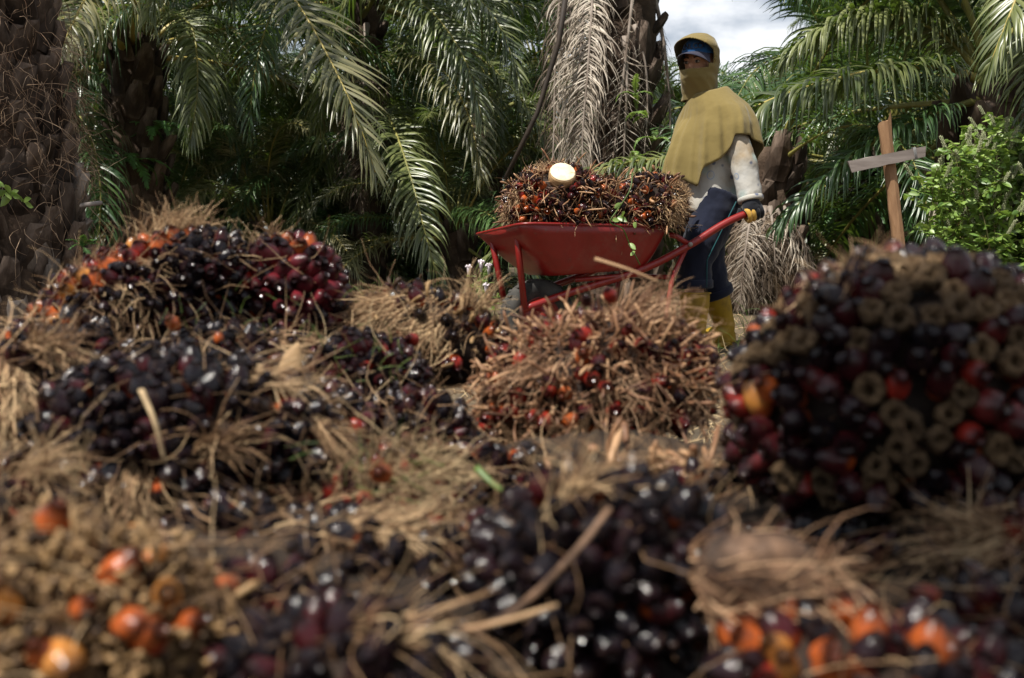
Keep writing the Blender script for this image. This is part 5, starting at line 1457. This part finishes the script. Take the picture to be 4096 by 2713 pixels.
def washing_line():
    Y0 = 5.6
    ends = [at(3610, 645, 5.58), at(3670, 672, 5.9), at(3748, 690, 6.3), at(3900, 715, 6.8), at(4200, 735, 7.4)]
    e = ends[-1]
    o = thing('washing_line', 'thin wire washing line running from the cross into the bush', 'washing line', (e.x, e.y, 0))
    mb = MB(); mb.tube([Vector(p) - o.location for p in sm_points(ends, 24)], .0035, 6); mb.build('wire', M_WIRE, o)
    mb = MB(); q = ground_at(4200, 7.4); mb.tube([V(0, 0, -.03), V(0, 0, e.z + .06)], [.035, .03], 8); mb.build('post', M_WOOD, o)
    M_BEIGE = cloth('beige_cloth', [(.3, (.40, .34, .26)), (.7, (.50, .44, .35))], 5)
    M_YEL = cloth('yellow_cloth', [(.3, (.55, .45, .12)), (.7, (.65, .55, .18))], 5)
    L = sm_points(ends, 60)
    for lab, i0, i1, drop, mt, nm in (('beige cloth pegged on the washing line beside the bush', 29, 38, .40, M_BEIGE, 'hanging_cloth'), ('yellow cloth on the washing line seen through the bush', 41, 50, .5, M_YEL, 'hanging_cloth')):
        root = thing(nm, lab, 'cloth', tuple(L[i0]))
        mb = MB(); rings = []
        for j in range(13):
            v = j / 12; row = []
            for k in range(25):
                u = k / 24
                p = Vector([np.interp(i0 + (i1 - i0) * u, np.arange(60), L[:, q]) for q in range(3)]) - root.location
                sag = .10 * u if mt is M_BEIGE else 0
                row.append(p + V(-.04 * v * (1 - u), .025 * math.sin(u * 22 + v) * (.3 + v), -drop * v - sag * (1 - .3 * v) + .004))
            rings.append(row)
        mb.loft(rings, False, False, False); c_ = mb.build('sheet', mt, root)
        so = c_.modifiers.new('thick', 'SOLIDIFY'); so.thickness = .003
    for i, (idx, col, nm) in enumerate(((39, (.02, .30, .30), 'teal'), (40, (.70, .16, .06), 'orange'))):
        m = simple(nm + '_plastic', [(.3, col), (.7, tuple(c * 1.2 for c in col))], 20, .4, 0)
        root = thing('clothes_peg', nm + ' plastic clothes peg on the washing line', 'clothes peg', tuple(L[idx]))
        for s in (-1, 1):
            mb = MB(); mb.tube([V(0, s * .003, -.03), V(0, s * .006, .0), V(0, s * .012, .028)], [.006, .007, .006], 6); mb.build('jaw', m, root)
washing_line()

def bush():
    rng = np.random.default_rng(14); rd = random.Random(14)
    stems = []
    for k in range(34):
        stems.append((rng.uniform(3730, 4330), rng.uniform(5.75, 6.5), rng.uniform(.82, 1.0)))
    root = thing('leafy_bush', 'tall leafy green bush with pale flower spikes at the right', 'bush', ground_at(4060, 6.1))
    o = root.location
    for k, (px, Y, hs) in enumerate(stems):
        b = ground_at(4060 + (px - 4060) * .55, Y * .5 + 3.05) - o
        topy = np.interp(px, [3680, 3800, 3900, 4096, 4300], [790, 640, 500, 470, 440]) + (1 - hs) * 900
        tp = at(px, topy, Y) - o
        st = link('stem', None, root); st.location = b
        mid = b.lerp(tp, .5) + V(rng.normal() * .05, rng.normal() * .05, .03)
        P = sm_points([b, mid, tp], 12)
        mb = MB(); mb.tube([Vector(p) - b for p in P], [.007 * (1 - .07 * i) for i in range(12)], 6)
        st2 = mb.build('stalk', M_BUSHSTEM, st)
        lf = MB()
        twigs = []
        for i in range(3, 12):
            for s in range(3):
                d = V(rd.gauss(0, 1), rd.gauss(0, 1), rd.uniform(.2, 1.2)).normalized()
                base = Vector(P[i]) - b; tip = base + d * rd.uniform(.07, .17)
                twigs.append((base, tip))
        tw = MB(); sp = MB()
        for base, tip in twigs:
            tw.tube([base, base.lerp(tip, .5) + V(0, 0, .01), tip], [.0025, .002, .0014], 4)
            for t in (.25, .5, .72, .92):
                for s in range(2):
                    p = base.lerp(tip, t); d = V(rd.gauss(0, 1), rd.gauss(0, 1), rd.uniform(-.5, .7))
                    leaf(lf, p, d, V(rd.gauss(0, 1), rd.gauss(0, 1), .4), rd.uniform(.034, .072), rd.uniform(.020, .040), 3)
            if rd.random() < .38 and base.z + b.z > .55:
                d = (tip - base).normalized() + V(0, 0, 1.2); d.normalize(); l = rd.uniform(.05, .12)
                sp.tube([tip, tip + d * l * .5, tip + d * l], [.003, .003, .002], 5)
                for q in range(int(l / .009)):
                    for a in range(4):
                        an = a * PI / 2 + q; off = V(math.cos(an), math.sin(an), .3) * .008
                        sp.ellipsoid(tip + d * (q * .009) + off, (.0048, .0048, .004), None, 5, 3)
        tw.build('twig', M_BUSHSTEM, st, True, 'stuff')
        lf.build('foliage', M_BUSH, st, True, 'stuff')
        if sp.v: sp.build('flower_spike', M_SPIKE, st, True, 'stuff')
bush()

def weeds():
    rd = random.Random(9)
    root = thing('flowering_weed', 'small weed with pale pink flower heads beside the barrow wheel', 'weed', ground_at(1930, 5.6))
    o = root.location
    for k, (px, py) in enumerate([(1875, 1072), (1925, 1052), (1955, 1066), (1945, 1145), (1990, 1170), (1900, 1120)]):
        tp = at(px, py, 5.6 + rd.uniform(-.05, .05)) - o
        b = V(tp.x * .4, tp.y * .4, 0)
        P = sm_points([b, b.lerp(tp, .5) + V(rd.gauss(0, .015), 0, 0), tp], 10)
        mb = MB(); mb.tube([Vector(p) for p in P], [.004 - .0002 * i for i in range(10)], 5); st = mb.build('stem', M_BUSHSTEM, root)
        lf = MB()
        for i in range(2, 9):
            for s in range(4): leaf(lf, P[i], V(rd.gauss(0, 1), rd.gauss(0, 1), .5), V(rd.gauss(0, 1), rd.gauss(0, 1), .3), rd.uniform(.03, .055), .016, 3)
        lf.build('foliage', M_BUSH, st, True, 'stuff')
        if k < 4:
            fl = MB(); fl.tube([tp + V(0, 0, -.05), tp + V(0, 0, -.01), tp + V(0, 0, .005)], [.006, .011, .013], 8)
            for q in range(26):
                d = V(rd.gauss(0, 1), rd.gauss(0, 1), rd.uniform(.3, 1)).normalized(); fl.tube([tp, tp + d * .02, tp + d * .022], [.002, .004, .001], 4)
            fl.build('flower_head', M_FLOWER, st)
    # clump of grass by the dark trunk
    k = 90; rng = np.random.default_rng(2)
    root = thing('grass_tuft', 'bright green grass tuft at the foot of the slim dark trunk', 'grass', ground_at(1530, 8.4))
    D = np.stack([rng.normal(size=k) * .7, rng.normal(size=k) * .5, np.ones(k)], -1)
    v, f = strands(np.stack([rng.normal(size=k) * .08, rng.normal(size=k) * .06, np.zeros(k)], -1), D, rng.uniform(.15, .4, k), rng.uniform(.006, .011, k), 5, .9, .2, rng)
    link('blade', mesh_from('blade', v, f, M_GRASS), root, 'stuff')
    # fern and creeper on the thick trunk
    c = at(330, 985, 4.86)
    root = thing('fern', 'small bright fern growing on the thick rough trunk', 'fern', c)
    for k, (x, z, L) in enumerate([(.08, .03, .13), (.10, .005, .13), (.02, .05, .10), (-.05, .03, .08), (.05, -.06, .12), (-.04, -.01, .07)]):
        pts = sm_points([(0, 0, 0), (x * .5, -.02, z * .5 + .012), (x * 1.1, -.035, z)], 12)
        r, l, _, _ = frond_geometry(pts, 16, .026, .008, .2, np.random.default_rng(200 + k), False, .1, .0012, .1)
        fs = [tuple(f) for f in r[1]] + [tuple(f) for f in (l[1] + len(r[0])).tolist()]
        link('frond', mesh_from('frond', np.vstack([r[0], l[0]]), fs, M_FERN), root)
    c = at(50, 780, 4.86)
    root = thing('creeper', 'glossy green creeper leaves on the thick trunk at the left edge', 'creeper', c)
    mb = MB(); mb.tube([V(-.08, 0, .05), V(-.02, -.01, .03), V(.04, -.01, -.01), V(.07, 0, -.05)], .003, 5); mb.build('stem', M_BUSHSTEM, root)
    for k in range(16):
        t = rd.random(); p = V(-.08 + .15 * t, -.02, .05 - .09 * t)
        mb = MB(); leaf(mb, p, V(rd.gauss(0, 1), -.4, rd.gauss(0, .5)), V(rd.gauss(0, 1), rd.gauss(0, .3), 1), rd.uniform(.04, .075), rd.uniform(.022, .036)); mb.build('leaf', M_BUSH, root)
    # stub of a board on the trunk
    a, b = at(325, 822, 4.95), at(404, 812, 4.90)
    mb = MB(); mb.tube([V(0, 0, 0), (b - a) * .6, b - a], [.014, .014, .013], 8, True, .7)
    s = mb.build('wood_stub', M_WOODGREY); s.location = a; tag(s, 'short grey stub of wood sticking out of the thick trunk', 'wood stub')
weeds()
